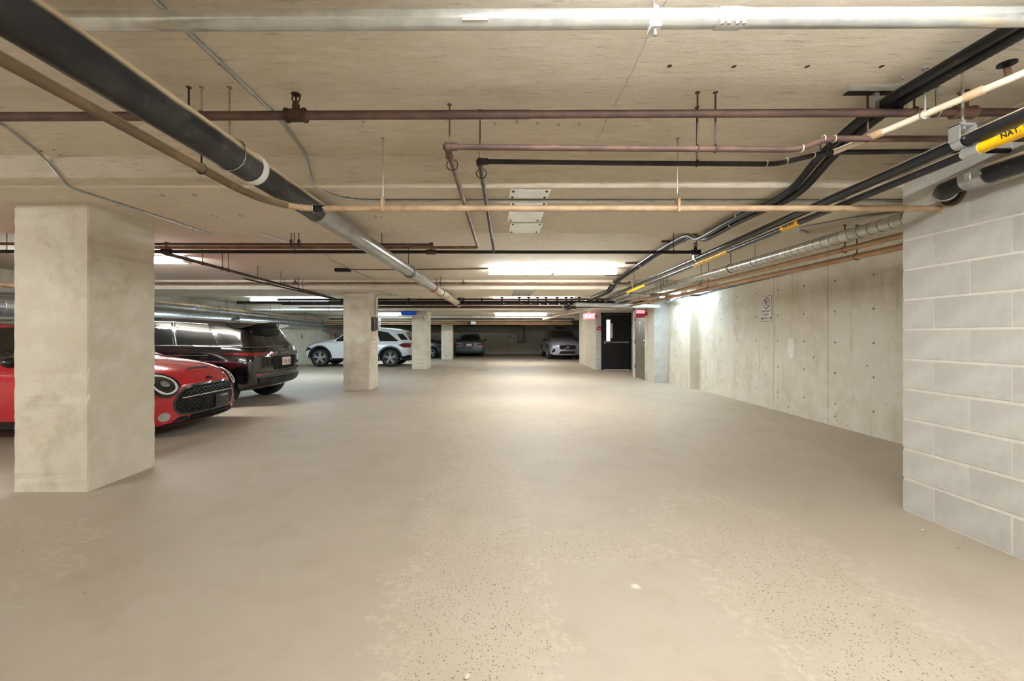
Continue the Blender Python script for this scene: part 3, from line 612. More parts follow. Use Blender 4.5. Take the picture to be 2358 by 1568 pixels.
# gas lines with yellow sleeves
def gas(d, dx=0, dz=0): return Vector((2.215+.07*d+dx, d, 2.275+dz))
ga = thing('gas_pipe', 'thick black gas pipe hung on clevis straps beside the block wall', 'pipe', gas(.5))
MB().cyl(gas(-1), gas(11.6), .031, 24).build('pipe_run', 'gas_black', ga)
for d in (2.12, 5.35, 8.35):
    q = gas(d); RINGAX[0] = (.07, 1, 0); MB().cyl((q.x, q.y, q.z+.09), (q.x, q.y, zs(d)+.01), .006, 8).build('hanger_rod', 'steel', ga)
    m = MB(); m.lathe(q-Vector((.002, .025, 0)), (.07, 1, 0), [(0, .036), (.05, .036)], 24, False); m.bb(q.x-.045, q.x-.036, q.y-.025, q.y+.025, q.z, q.z+.08); m.bb(q.x+.036, q.x+.045, q.y-.025, q.y+.025, q.z, q.z+.08); m.bb(q.x-.045, q.x+.045, q.y-.025, q.y+.025, q.z+.075, q.z+.083); m.build('clevis', 'galv_bright', ga)
    MB().cyl((q.x, q.y, q.z+.06), (q.x, q.y, q.z+.1), .013, 6).build('clevis_nut', 'galv', ga)
gb = thing('gas_pipe', 'slimmer gas pipe with yellow sleeves under the thick gas pipe', 'pipe', gas(.5, .0, -.09))
def gl(d): return gas(d, .012, -.066)
MB().cyl(gl(-1), gl(11.4), .023, 20).build('pipe_run', 'gas_black', gb)
for d0, d1_ in ((1.0, 2.05), (3.38, 3.6), (4.55, 5.4), (7.6, 8.9)): MB().cyl(gl(d0), gl(d1_), .0265, 20).build('yellow_sleeve', 'yellow', gb)
coupling(gb, gl(2.04), gl(2.12), .029, 'galv_bright', 'strap'); coupling(gb, gl(5.4), gl(5.45), .028, 'galv_bright', 'strap')
q = gl(1.86); text('sleeve_lettering', 'NAT. GAS', .035, q+Vector((-.0275, 0, .003)), (-.07, -1, 0), (-.25, 0, 1), 'sign_black', gb, .002, align='LEFT' if False else 'CENTER')
q = gl(3.49); text('sleeve_lettering', 'NAT. GAS', .032, q+Vector((-.028, 0, .003)), (-.07, -1, 0), (-.25, 0, 1), 'sign_black', gb, .002)
cw_ = thing('water_pipe', 'cream wrapped pipe rising toward the block wall at the ceiling', 'pipe', (2.2, 2.5, 2.37))
MB().tube([(2.02, 2.498, 2.385), (2.08, 2.40, 2.40), (2.335, 1.853, 2.452), (2.6, .8, 2.54)], .0165, 16, .05).build('pipe_run', 'cream_wrap', cw_)
MB().cyl((2.10, 2.36, 2.405), (2.13, 2.30, 2.41), .022, 14).build('collar', 'copper_cream', cw_); MB().cyl((2.26, 2.02, 2.437), (2.285, 1.96, 2.443), .022, 14).build('collar', 'copper_cream', cw_)
m = MB(); m.lathe((2.38, 1.95, 2.53), (0, 0, 1), [(0, .01), (.02, .012), (.022, .034), (.03, .034)], 16); m.build('valve_wheel', 'iron_black', cw_); MB().cyl((2.33, 1.9, 2.45), (2.38, 1.95, 2.535), .012, 10).build('valve_stem', 'copper', cw_)
RINGAX[0] = (.3, 1, 0); hanger(cw_, (2.2, 2.145, 2.424), .0165, None, 'steel'); hanger(cw_, (2.1, 2.36, 2.404), .0165, None, 'iron_red')

# black waste pipe along the block wall turning into it
wp = thing('waste_pipe', 'thick black waste pipe with steel coupling bending into the block wall', 'pipe', (2.95, 2, 2.26))
zw = 2.265
MB().cyl((2.95, .2, zw-.01), (2.95, 2.56, zw), .058, 32).build('pipe_run', 'waste_black', wp)
coupling(wp, (2.95, 2.50, zw), (2.95, 2.62, zw), .066, 'galv'); MB().bb(2.88, 2.90, 2.545, 2.575, zw-.03, zw+.02).build('clamp_screw', 'galv_bright', wp, 0)
MB().tube([(2.95, 2.6, zw), (2.95, 2.75, zw-.01), (3.02, 2.80, zw-.02), (3.09, 2.80, zw-.03)], .056, 28, .08).build('elbow', 'waste_black', wp)
MB().torus((2.985, 2.775, zw-.015), (1, .6, 0), .058, .009, 28, 8).build('clamp_ring', 'galv', wp); MB().lathe((3.062, 2.80, zw-.03), (-1, 0, 0), [(0, .075), (.02, .068)], 28).build('wall_sleeve', 'iron_brown', wp)
MB().torus((2.95, 2.0, zw), (0, 1, 0), .061, .005, 28, 6).build('hanger_ring', 'steel', wp); MB().cyl((2.95, 2.0, zw+.058), (2.95, 2.0, zs(2)+.01), .005, 8).build('hanger_rod', 'steel', wp)

# spiral wrapped duct and the pipes below it along the right wall
du = thing('spiral_duct', 'silver spiral-seamed duct running along the right wall', 'duct', (3.35, 3.2, 2.245))
MB().cyl((3.35, 2.9, 2.247), (3.38, 12.6, 2.235), .055, 32).build('duct_tube', 'duct_metal', du)
m = MB(); n = 0; y = 3.2
while y < 9: m.torus((3.35+.0031*(y-2.9), y, 2.2465-.0012*(y-2.9)), (0, 1, .06), .0553, .0022, 28, 5); y += .105
m.build('spiral_seam', 'iron_brown', du)['kind'] = 'stuff'
RINGAX[0] = (0, 1, 0)
for y in (5.4, 5.95, 8.3): hanger(du, (3.36, y, 2.245), .055, None, 'iron_brown' if y != 5.4 else 'steel')
coupling(du, (3.36, 6.4, 2.243), (3.36, 6.5, 2.243), .058, 'duct_metal')
for lab, x, z, r in (('orange-brown pipe directly under the spiral duct', 3.5, 2.155, .026), ('second orange-brown pipe lower under the spiral duct', 3.62, 2.085, .03)):
    g = thing('heating_pipe', lab, 'pipe', (x, 3.2, z)); MB().cyl((x, 3.0, z), (x+.03, 12.4, z-.005), r, 20).build('pipe_run', 'copper_dust', g)
    for y in (4.2, 7.1, 8.8):
        hanger(g, (x+.01, y, z), r, zs(y)+.01 if not 3.1 < y < 4.6 else 2.405, 'iron_brown')
g = thing('conduit', 'dark conduit clipped along the top of the right concrete wall', 'conduit', (4.85, 4, 2.38)); MB().tube([(4.83, 3.2, 2.39), (4.93, 9.25, 2.30), (4.94, 10.1, 2.26), (4.74, 10.1, 2.26), (4.75, 11.45, 2.25)], .02, 14, .08).build('tube', 'iron_black', g)
for y in (5.1, 6.3, 7.5, 8.7): MB().torus((4.83+.0165*(y-3.2), y, 2.39-.0149*(y-3.2)), (0, 1, 0), .022, .005, 16, 6).build('clip', 'galv', g)
g = thing('heating_pipe', 'silver pipes crossing the corner above the grey block return', 'pipe', (4, 9, 2.2))
MB().tube([(3.0, 9.2, 2.21), (3.6, 9.3, 2.2), (4.3, 9.6, 2.19), (4.7, 11.4, 2.19)], .035, 16, .3).build('pipe_run', 'galv', g)
hanger(g, (3.6, 9.3, 2.2), .035, None, 'steel')

# pipes behind the second beam: dark header with valves
hd = thing('valve_header', 'dark pipe header with a row of valves behind the second beam', 'pipe', (0, 11.6, 2.2))
MB().cyl((-5.8, 11.6, 2.185), (4.3, 11.6, 2.20), .055, 20).build('header_pipe', 'iron_black', hd)
for y, z, r, x0, x1, mt in ((11.75, 2.29, .03, -6, -.9, 'iron_black'), (11.9, 2.10, .028, -4.0, 4.2, 'iron_brown'), (11.45, 2.275, .022, -2.8, 3.2, 'iron_brown'), (11.3, 2.12, .018, -2.2, 1.2, 'iron_red')):
    MB().cyl((x0, y, z), (x1, y, z+.005), r, 14).build('header_pipe', mt, hd)
for i, x in enumerate((.25, .72, .98, 1.22, 1.45, 1.75, 2.0, 2.15, 2.35, 2.85, 3.1, -.3, -.8, -2.3)):
    m = MB(); m.sphere((x, 11.55, 2.19), .062, 10); m.cyl((x, 11.5, 2.13), (x, 11.5, 2.32), .026, 10); m.build('valve_body', 'iron_black', hd)
    if i < 9: MB().lathe((x, 11.5, 2.32), (0, 0, 1), [(0, .05), (.02, .055), (.03, .02)], 12).build('valve_wheel', 'iron_black', hd)
    if i < 8: MB().box((x+.05, 11.44, 2.14), (.04, .02, .06), 0, .004).build('valve_tag', 'paper', hd, 0)
for x in (-5, -2, 1.0, 3.6): MB().cyl((x, 11.6, 2.24), (x, 11.6, zs(11.6)+.01), .007, 8).build('hanger_rod', 'iron_brown', hd)
m = MB(); m.sphere((2.05, 11.4, 2.06), .075, 12); m.cyl((1.9, 11.4, 2.07), (2.25, 11.4, 2.05), .04, 12); m.build('valve_body', 'iron_black', hd)
g = thing('insulated_pipe', 'blue-grey insulated pipe in front of the black door alcove', 'pipe', (3.5, 11.2, 2.08)); MB().cyl((2.2, 11.22, 2.12), (4.42, 11.22, 2.07), .055, 20).build('pipe_run', 'block_grey', g)
for x in (2.6, 3.9): hanger(g, (x, 11.22, 2.1), .05, None, 'iron_brown')

# third and fourth bays
RINGAX[0] = (1, 0, 0)
rows = [('dark sprinkler pipe before the third beam', 15.2, 2.30, .02, -7, 3.2, 'iron_brown'), ('dark pipe just before the fourth beam', 20.6, 2.10, .035, -8, 4, 'iron_brown'), ('pale insulated pipe crossing before the fourth beam', 21.0, 2.06, .045, -8.5, 3.9, 'cream_paint'),
        ('cream pipe crossing below the pale insulated pipe', 21.2, 1.96, .035, -8.5, 3.9, 'copper_cream'), ('orange-brown pipe lowest before the fourth beam', 21.45, 1.885, .05, -8.6, 4.05, 'copper_dust'), ('silver pipe above the pale insulated pipe', 20.2, 2.15, .035, -.2, 3.8, 'galv')]
for lab, y, z, r, x0, x1, mt in rows:
    g = thing('cross_pipe', lab, 'pipe', (x0, y, z)); MB().cyl((x0, y, z), (x1, y, z), r, 16).build('pipe_run', mt, g)
    for x in np.linspace(x0+1, x1-1, 4): hanger(g, (float(x), y, z), r, None, 'iron_brown')
g = thing('cross_pipe', 'slanting cream pipe rising to the alcove ceiling', 'pipe', (2.5, 18, 2.0)); MB().tube([(2.3, 19.2, 2.03), (2.9, 16.0, 2.12), (3.2, 13.2, 2.14)], .045, 16, .2).build('pipe_run', 'cream_wrap', g); MB().cyl((2.62, 17.4, 2.085), (2.9, 16.0, 2.115), .05, 16).build('orange_section', 'copper_dust', g)
hanger(g, (3.0, 15.0, 2.125), .045, None, 'iron_brown'); hanger(g, (2.36, 18.9, 2.04), .04, None, 'iron_brown')
g = thing('wall_duct', 'grey round duct along the far wall with an elbow down', 'duct', (-5, YF-.3, 1.78)); zq = 1.76
MB().tube([(-8.6, YF-.32, zq), (1.65, YF-.32, zq), (1.95, YF-.32, zq), (1.95, YF-.32, .85), ], .25, 28, .6).build('duct_tube', 'duct_matte', g); MB().cyl((1.95, YF-.32, .86), (1.95, YF-.32, .80), .25, 28).build('duct_end', 'iron_brown', g)
for x in (-6, -3, .3): MB().cyl((x, YF-.32, zq+.23), (x, YF-.32, zs(YF)+.03), .012, 8).build('hanger_rod', 'iron_brown', g); MB().torus((x, YF-.32, zq), (1, 0, 0), .242, .008, 28, 6).build('hanger_ring', 'iron_brown', g)
for x, lab in ((3.05, 'pale vertical riser on the far wall, the one nearer the duct elbow'), (3.55, 'pale vertical riser on the far wall, the one nearer the tall white panel')): g = tag(MB().cyl((x, YF-.06, 0), (x, YF-.06, 2.12), .07, 14).build('wall_riser', 'cream_paint', None), lab, 'pipe', 'far wall risers')
g = thing('camera_unit', 'small white camera box hanging before the far beam', 'camera', (-1.0, 21.3, 1.95)); MB().bb(-1.1, -.85, 20.95, 21.15, 1.85, 2.0, .01).build('housing', 'white_plastic', g, 0); MB().bb(-1.28, -1.1, 20.98, 21.12, 1.86, 1.93, .01).build('lens_box', 'iron_black', g, 0); MB().cyl((-1.0, 21.05, 2.0), (-1.0, 21.05, zs(21)+.01), .015, 8).build('mount', 'white_plastic', g)

# left wall services
def wl(x, y, X=-8.85): d = X*F/(x-PX); return Vector((X, d, CH-(y-PY)*d/F))
g = thing('left_duct', 'very large pale round duct along the left wall', 'duct', (-8.9, 5, 1.8)); MB().cyl((-8.93, 1.0, 1.80), (-8.93, 29.2, 1.88), .225, 32).build('duct_tube', 'galv_bright', g)
m = MB(); y = 6.0
while y < 20: m.torus((-8.93, y, 1.80+.0028*(y-1)), (0, 1, 0), .2255, .004, 28, 5); y += .22
m.build('duct_seams', 'galv', g)['kind'] = 'stuff'
RINGAX[0] = (0, 1, 0)
for y in (4, 10, 16, 22): MB().torus((-8.93, y, 1.80+.0028*(y-1)), (0, 1, 0), .23, .008, 28, 6).build('hanger_ring', 'steel', g); MB().cyl((-8.93, y, 2.02), (-8.93, y, (zs(y) if not 9.3 < y < 11 and not 15.4 < y < 17.1 and not 21.6 < y < 23.4 else 2.0)+.32), .008, 8).build('hanger_rod', 'steel', g)
for lab, X, z0, z1, r, mt in (('cream pipe highest on the left wall', -8.5, 2.20, 2.02, .05, 'copper_cream'), ('grey pipe between the cream pipe and the big duct', -8.45, 2.09, 1.92, .042, 'pipe_grey')):
    g = thing('left_pipe', lab, 'pipe', (X, 4, z0)); MB().cyl((X, 2, z0+.02), (X, 28.6, z1), r, 18).build('pipe_run', mt, g)
    for y in (6, 7.6, 13.4, 14.4, 19, 26): hanger(g, (X, y, z0+.02-(z0-z1)*(y-2)/26.6), r, None, 'iron_brown')
    for y in (11.8, 13.0, 15.6): coupling(g, (X, y, z0+.02-(z0-z1)*(y-2)/26.6), (X, y+.12, z0+.02-(z0-z1)*(y-2)/26.6), r*1.12, 'galv')
RINGAX[0] = (1, 0, 0)
for lab, y, z, r, x0, x1, mt in (('dark pipe over the stalls between the black and white SUVs', 12.2, 2.25, .04, -7.4, -3.0, 'iron_black'), ('pale pipe over the stalls near the white SUV', 14.4, 2.18, .035, -8.2, -3.0, 'white_paint'), ('slim pipe before the third beam above the white SUV', 15.0, 2.13, .02, -8.2, -4.2, 'galv')):
    g = thing('cross_pipe', lab, 'pipe', (x0, y, z)); MB().cyl((x0, y, z), (x1, y, z), r, 14).build('pipe_run', mt, g)
    for x in np.linspace(x0+.6, x1-.6, 3): hanger(g, (float(x), y, z), r, None, 'iron_brown')

# ------------------------------------------------------------------ signs and small fittings
sg = thing('parking_sign', 'white no-parking emergency access route sign on the right wall', 'sign', (4.90, 7.566, 1.54))
def wx(y): return 4.84+.12*(y-3)/7.17
yc, zc_ = 7.566, 1.777; uu = Vector((-.0167, -1, 0)).normalized(); ww = Vector((0, 0, 1)); so = Vector((wx(yc)-.006, yc, zc_))
def rr_poly(w, h, r, n=5):
    o = []
    for cx, cy, a0 in ((w-r, h-r, 0), (-w+r, h-r, 90), (-w+r, -h+r, 180), (w-r, -h+r, 270)):
        for k in range(n+1): a = math.radians(a0+90*k/n); o.append((cx+r*math.cos(a), cy+r*math.sin(a)))
    return o
MB().plate(so+Vector((.008, 0, 0)), uu, ww, rr_poly(.152, .234, .02), .008).build('board', 'sign_white', sg, 0)
fo = so+Vector((-.0015, 0, 0))
m = MB(); big_ = rr_poly(.148, .230, .018); inn = rr_poly(.142, .224, .015); n = len(inn)
m.add([fo+uu*a+ww*b for a, b in big_]+[fo+uu*a+ww*b for a, b in inn], [(i, (i+1) % n, n+(i+1) % n, n+i) for i in range(n)]); m.build('border', 'sign_black', sg, 0)
m = MB(); cc = fo+ww*.10; N = 40
ring = [cc+uu*math.cos(2*math.pi*i/N)*.103+ww*math.sin(2*math.pi*i/N)*.103 for i in range(N)]+[cc+uu*math.cos(2*math.pi*i/N)*.086+ww*math.sin(2*math.pi*i/N)*.086 for i in range(N)]
nv = Vector((-.0012, 0, 0)); m.add([p+nv for p in ring], [(i, (i+1) % N, N+(i+1) % N, N+i) for i in range(N)])
sl = [(-.072, .061), (-.061, .072), (.072, -.061), (.061, -.072)]; m.add([cc+uu*a+ww*b+nv*1.5 for a, b in sl], [(0, 1, 2, 3)]); m.build('prohibition_ring', 'sign_red', sg, 0)
text('letter_p', 'P', .15, cc+nv*1.2, uu, ww, 'sign_black', sg, .001)
for s_, zz, sz in (('EMERGENCY', -.045, .046), ('ACCESS', -.105, .044), ('ROUTE', -.172, .044)): text('lettering', s_, sz, fo+ww*zz, uu, ww, 'sign_black', sg, .001)
for s_ in (-1, 1): m = MB(); m.plate(fo+uu*(s_*.118)+ww*-.172, uu, ww, [(-.018*s_, -.010), (-.018*s_, .010), (-.004*s_, .026), (.018*s_, 0), (-.004*s_, -.026)][::s_], .0015); m.build('arrow', 'sign_black', sg, 0)
for zz in (.218, -.218): MB().lathe(fo+ww*zz, (-1, 0, 0), [(0, .007), (.003, .006)], 10).build('bolt', 'steel', sg)

ex = thing('exit_sign', 'lit pink EXIT sign on the stair wall left of the black door', 'sign', (3.6, 15.75, 1.9))
MB().bb(3.39, 3.80, 15.66, 15.76, 1.90, 2.12, .012).build('housing', 'exit_red', ex, 0); text('lettering', 'EXIT', .17, (3.595, 15.656, 2.01), (1, 0, 0), (0, 0, 1), 'exit_letter', ex, .003, sx=1.0)
MB().bb(3.52, 3.66, 15.69, 15.73, 2.12, 2.225).build('mount', 'white_plastic', ex, 0); MB().bb(3.79, 3.88, 15.69, 15.73, 1.96, 2.06).build('side_mount', 'alarm_red', ex, 0)
ex2 = thing('exit_sign', 'red exit light above the grey service door', 'sign', (4.25, 12.0, 1.8))
MB().bb(4.07, 4.33, 11.98, 12.06, 1.80, 2.02, .012).build('housing', 'alarm_red', ex2, 0); MB().bb(4.30, 4.41, 12.0, 12.04, 1.86, 1.96).build('side_mount', 'alarm_red', ex2, 0)
MB().bb(4.08, 4.32, 11.972, 11.982, 1.92, 2.01).build('diffuser', 'exit_red', ex2, 0)
al = thing('fire_alarm', 'small red fire alarm pull station beside the black door', 'alarm', (3.97, 15.8, 1.55)); MB().bb(3.92, 4.03, 15.73, 15.805, 1.50, 1.63, .01).build('body', 'alarm_red', al, 0); MB().bb(3.935, 4.015, 15.715, 15.735, 1.54, 1.57, .004).build('pull_handle', 'sign_white', al, 0); MB().cyl((3.92, 15.78, 1.56), (3.865, 15.78, 1.56), .012, 8).build('conduit_stub', 'alarm_red', al)
fe = thing('extinguisher_cabinet', 'white cabinet with red fire extinguisher right of the black door', 'cabinet', (5.32, 15.8, 1.1))
m = MB()
for q in ((5.19, 5.23, 1.10, 1.72), (5.43, 5.47, 1.10, 1.72), (5.19, 5.47, 1.68, 1.72), (5.19, 5.47, 1.10, 1.14)): m.bb(q[0], q[1], 15.70, 15.806, q[2], q[3])
m.build('cabinet_frame', 'white_paint', fe, 0); MB().bb(5.22, 5.44, 15.78, 15.80, 1.13, 1.69).build('cabinet_back', 'paper', fe, 0)
m = MB(); m.lathe((5.32, 15.75, 1.16), (0, 0, 1), [(0, .05), (.02, .06), (.33, .06), (.39, .03), (.42, .02), (.46, .02)], 18); m.build('extinguisher_body', 'alarm_red', fe); MB().bb(5.265, 5.375, 15.685, 15.692, 1.25, 1.42).build('extinguisher_label', 'sign_white', fe, 0)
eb = thing('electrical_box', 'metal electrical box with outlet on the side of the second column', 'box', (-2.9, 10.3, 1.4)); MB().bb(-2.925, -2.80, 10.30, 10.52, 1.42, 1.75, .01).build('enclosure', 'galv', eb, 0); MB().bb(-2.925, -2.85, 10.1, 10.26, 1.40, 1.74, .01).build('backing_box', 'iron_brown', eb, 0); MB().bb(-2.802, -2.795, 10.36, 10.46, 1.48, 1.66).build('outlet_plate', 'white_plastic', eb, 0)
m = MB(); m.bb(-2.797, -2.79, 10.385, 10.435, 1.50, 1.55); m.bb(-2.797, -2.79, 10.385, 10.435, 1.59, 1.64); m.build('outlet', 'iron_black', eb, 0)
pn = thing('paper_notice', 'faded paper notice taped to the second column under the electrical box', 'notice', (-2.91, 10.3, .85)); MB().bb(-2.917, -2.91, 10.08, 10.46, .86, 1.36).build('sheet', 'paper', pn, 0)
for zz in (1.30, 1.2, 1.1, 1.0): MB().bb(-2.911, -2.909, 10.13, 10.41, zz-.02, zz).build('printed_line', 'pink_box', pn, 0)
sh = thing('wall_shelf', 'white shelf fixed to the top of the pale third column', 'shelf', (-3.2, 16.1, 2.05)); MB().bb(-3.55, -2.75, 15.85, 16.22, 2.02, 2.06, .006).build('board', 'white_paint', sh, 0)
for x in (-3.05, -2.6): MB().plate((x, 16.2, 1.88), (0, -1, 0), (0, 0, 1), [(0, 0), (.03, 0), (.3, .14), (0, .14)], .02).build('bracket', 'white_paint', sh, 0)
bb_ = thing('plastic_bin', 'bright blue plastic bin on the white shelf', 'bin', (-3.2, 16, 2.06)); m = MB(); x0, x1, y0, y1 = -3.47, -2.93, 15.87, 16.18
def ringr(e, z): return [(x0-e, y0-e, z), (x1+e, y0-e, z), (x1+e, y1+e, z), (x0-e, y1+e, z)]
m.rings([ringr(-.02, 2.06), ringr(.0, 2.185), ringr(.012, 2.185), ringr(.012, 2.20), ringr(-.008, 2.20), ringr(-.03, 2.075)]); m.build('tub', 'blue_plastic', bb_, 0); MB().bb(-3.3, -3.1, 15.855, 15.875, 2.15, 2.175, .004).build('handle_lip', 'blue_plastic', bb_, 0)
g = thing('wall_vent', 'white framed wall fan unit behind the silver SUV', 'vent', (4.6, YF, 1.5)); m = MB()
for q in ((4.35, 4.42, 1.42, 2.0), (4.98, 5.05, 1.42, 2.0), (4.35, 5.05, 1.93, 2.0), (4.35, 5.05, 1.42, 1.49)): m.bb(q[0], q[1], YF-.12, YF, q[2], q[3])
m.build('frame', 'white_paint', g, 0); MB().bb(4.4, 5.0, YF-.04, YF, 1.45, 1.97).build('grille_back', 'iron_black', g, 0)
for k in range(5): MB().bb(4.42, 4.98, YF-.09, YF-.06, 1.53+k*.09, 1.56+k*.09).build('louver', 'galv', g, 0)
o = MB().bb(3.75, 4.3, YF-.25, YF, .0, 2.08, .01).build('white_cabinet', 'white_paint', None, 0); tag(o, 'tall white panel against the far wall behind the silver SUV', 'panel')
o = MB().bb(5.3, 6.2, YF-.1, YF, .0, 1.95, .01).build('far_door_panel', 'white_paint', None, 0); tag(o, 'white door panel on the far wall right of the fan unit', 'panel')
# grit on the floor
for i, (x, y, s_) in enumerate(((195, 1366, .010), (1697, 1465, .007), (1292, 1160, .006), (2125, 1222, .012), (2205, 1262, .009), (1075, 1560, .014), (1730, 1182, .006), (915, 1398, .006))):
    p = H(x, y, 0.0); rr_ = random.Random(i); m = MB(); m.sphere((p.x, p.y, s_*.35), s_, 8, (1, .8, .5)); m.v = [(a+rr_.uniform(-.2, .2)*s_, b+rr_.uniform(-.2, .2)*s_, c) for a, b, c in m.v]
    tag(m.build('floor_pebble', 'cream_wrap' if i % 2 else 'pipe_dust', None), 'small loose chip of stone lying on the drive aisle floor', 'stone', 'loose stone chips')
# rusty tie-wire stubs left in the first beam and slab, and plugged tie holes
m = MB()
for x, y, z in [(q[0], q[1], 2.40) for q in ((370, 447), (378, 449), (446, 446), (452, 449), (490, 494), (498, 496), (552, 493), (558, 495), (800, 452), (808, 456), (822, 456), (862, 496), (866, 500), (878, 499), (902, 528), (910, 532))]+[(q[0], q[1], zs(2.9)) for q in ((94, 345), (124, 342), (138, 354), (410, 343), (1190, 278), (1238, 282), (1286, 285), (1334, 284), (1140, 282))]:
    p = H(x, y, z); m.tube([(p.x-.006, p.y, z+.004), (p.x-.006, p.y, z-.012), (p.x+.006, p.y, z-.012), (p.x+.006, p.y, z+.004)], .0014, 5, .003)
o = m.build('wire_stubs', 'iron_brown', None); o['kind'] = 'stuff'; tag(o, 'tiny rusty wire stubs left in the slab and the first beam', 'wire stubs')
for x, y in ((1690, 152), (1859, 152), (2030, 152), (1542, 151)):
    p = H(x, y, zs(2.05)); g = MB().lathe((p.x, p.y, zs(p.y)+.002), (0, 0, -1), [(0, .012), (.004, .011), (.005, .004), (.002, .0)], 12).build('tie_hole_cone', 'iron_brown', None); tag(g, 'small dark tie-hole cone in the slab behind the steel pipe', 'plug', 'tie-hole cones in the slab')
for x, y in ((838, 279), (1015, 275), (2080, 180)):
    p = H(x, y, zs(2.4)); g = MB().lathe((p.x, p.y, zs(p.y)+.002), (0, 0, -1), [(0, .009), (.008, .008), (.012, .003)], 10).build('slab_plug', 'steel', None); tag(g, 'small shiny metal plug in the slab beside the rusty sprinkler pipe', 'plug', 'metal plugs in the slab')
# ------------------------------------------------------------------ cars
def pchip(xs, ys):
    xs, ys = np.array(xs, float), np.array(ys, float); h = np.diff(xs); dl = np.diff(ys)/h; n = len(xs); m = np.zeros(n)
    for i in range(1, n-1):
        if dl[i-1]*dl[i] > 0: w1_, w2_ = 2*h[i]+h[i-1], h[i]+2*h[i-1]; m[i] = (w1_+w2_)/(w1_/dl[i-1]+w2_/dl[i])
    m[0], m[-1] = dl[0], dl[-1]
    def f(x):
        i = int(np.clip(np.searchsorted(xs, x)-1, 0, n-2)); t_ = (x-xs[i])/h[i]
        return ((1+2*t_)*(1-t_)**2*ys[i]+t_*(1-t_)**2*h[i]*m[i]+t_*t_*(3-2*t_)*ys[i+1]+t_*t_*(t_-1)*h[i]*m[i+1])
    return f
def sstep(a, b, x): t_ = min(max((x-a)/(b-a), 0), 1); return t_*t_*(3-2*t_)
class Car:
    """lofted body shell; every panel, lamp and pane is projected on it as its own part"""
    def __init__(s, name, label, loc, rz, st, paint, bow=(.18, .12), axles=(1.3, -1.37), wr_=.32, wy=.78, tw=.21, spokes='double', bulge=(.03, .03)):
        s.root = thing(name, label, 'car', loc, rz, 'parked cars'); s.st = sorted(st); s.bow = bow; s.paint = paint
        xs = [q[0] for q in s.st]; s.f = [pchip(xs, [q[k] for q in s.st]) for k in range(1, 9)]; s.x0, s.x1 = xs[0], xs[-1]
        N = 84; R = [s.ring(s.x0+(s.x1-s.x0)*(.5-.5*math.cos(math.pi*i/N))) for i in range(N+1)]
        def cap(ring, sgn, bl):
            zc = sum(p[2] for p in ring)/len(ring); out = []; w = max(abs(p[1]) for p in ring); base = s.x1 if sgn > 0 else s.x0
            for k in (.97, .9, .75, .5, .22, .04):
                out.append([s.bend(base+sgn*bl*(1-k*k), p[1]*k, zc+(p[2]-zc)*k) for p in ring])
            return out
        R = cap(R[0], -1, bulge[1])[::-1]+R+cap(R[-1], 1, bulge[0])
        mb = MB().rings(R); me = bpy.data.meshes.new('b'); me.from_pydata(mb.v, [], mb.f); me.update()
        bm = bmesh.new(); bm.from_mesh(me); bmesh.ops.recalc_face_normals(bm, faces=bm.faces); s.bvh = BVHTree.FromBMesh(bm); bm.to_mesh(me); bm.free()
        # wheel housings cut out of the shell
        me.materials.append(M[paint]); me.materials.append(M['well_black'])
        ob = bpy.data.objects.new('b', me); COL.objects.link(ob)
        cb = MB()
        for ax in axles:
            for sd in (-1, 1): cb.cyl((ax, sd*(wy-.19), wr_+.01), (ax, sd*(wy+.6), wr_+.01), wr_+.055, 40)
        cm_ = bpy.data.meshes.new('c'); cm_.from_pydata(cb.v, [], cb.f); bm = bmesh.new(); bm.from_mesh(cm_); bmesh.ops.recalc_face_normals(bm, faces=bm.faces); bm.to_mesh(cm_); bm.free()
        cm_.materials.append(M[paint]); cm_.materials.append(M['well_black']); cm_.polygons.foreach_set('material_index', [1]*len(cm_.polygons))
        co = bpy.data.objects.new('c', cm_); COL.objects.link(co)
        md = ob.modifiers.new('x', 'BOOLEAN'); md.object = co; md.operation = 'DIFFERENCE'; md.solver = 'EXACT'
        dg = bpy.context.evaluated_depsgraph_get(); fin = bpy.data.meshes.new_from_object(ob.evaluated_get(dg))
        bpy.data.objects.remove(ob); bpy.data.objects.remove(co)
        fin.name = 'body'; s.body = finish('body', fin, None, s.root, 32, True)
        for ax in axles:
            for sd in (-1, 1): s.wheel(ax, sd*wy, wr_, tw, sd, spokes)
    def bend(s, x, y, z):
        a = sstep(s.x1-1.1, s.x1, x); b = sstep(s.x0+.9, s.x0, x) if False else 1-sstep(s.x0, s.x0+.9, x)
        q = (abs(y)/.95)**2.4
        return (x-s.bow[0]*a*q+s.bow[1]*b*q, y, z)
    def ring(s, x):
        zl, w, ws, zb, wg, wr2, zr, re = (g(x) for g in s.f); lp = lambda a, b, t_: a+(b-a)*t_
        h = [(0, zl), (.5*w, zl), (.86*w, zl+.012), (.955*w, zl+.06), (.985*w, zl+.16), (w, lp(zl, zb, .45)), (.997*w, lp(zl, zb, .68)), (lp(ws, w, .45), lp(zl, zb, .9)), (ws, zb-.012), (ws-.02, zb+.004),
             (wg, zb+.012), (lp(wg, wr2, .33)+.012, lp(zb, zr-re, .33)), (lp(wg, wr2, .7)+.012, lp(zb, zr-re, .7)), (wr2, zr-re), (wr2-.05, zr-re*.42), (.6*wr2, zr-re*.13), (0, zr)]
        full = [(y, z) for y, z in h]+[(-y, z) for y, z in h[-2:0:-1]]
        return [s.bend(x, y, z) for y, z in full]
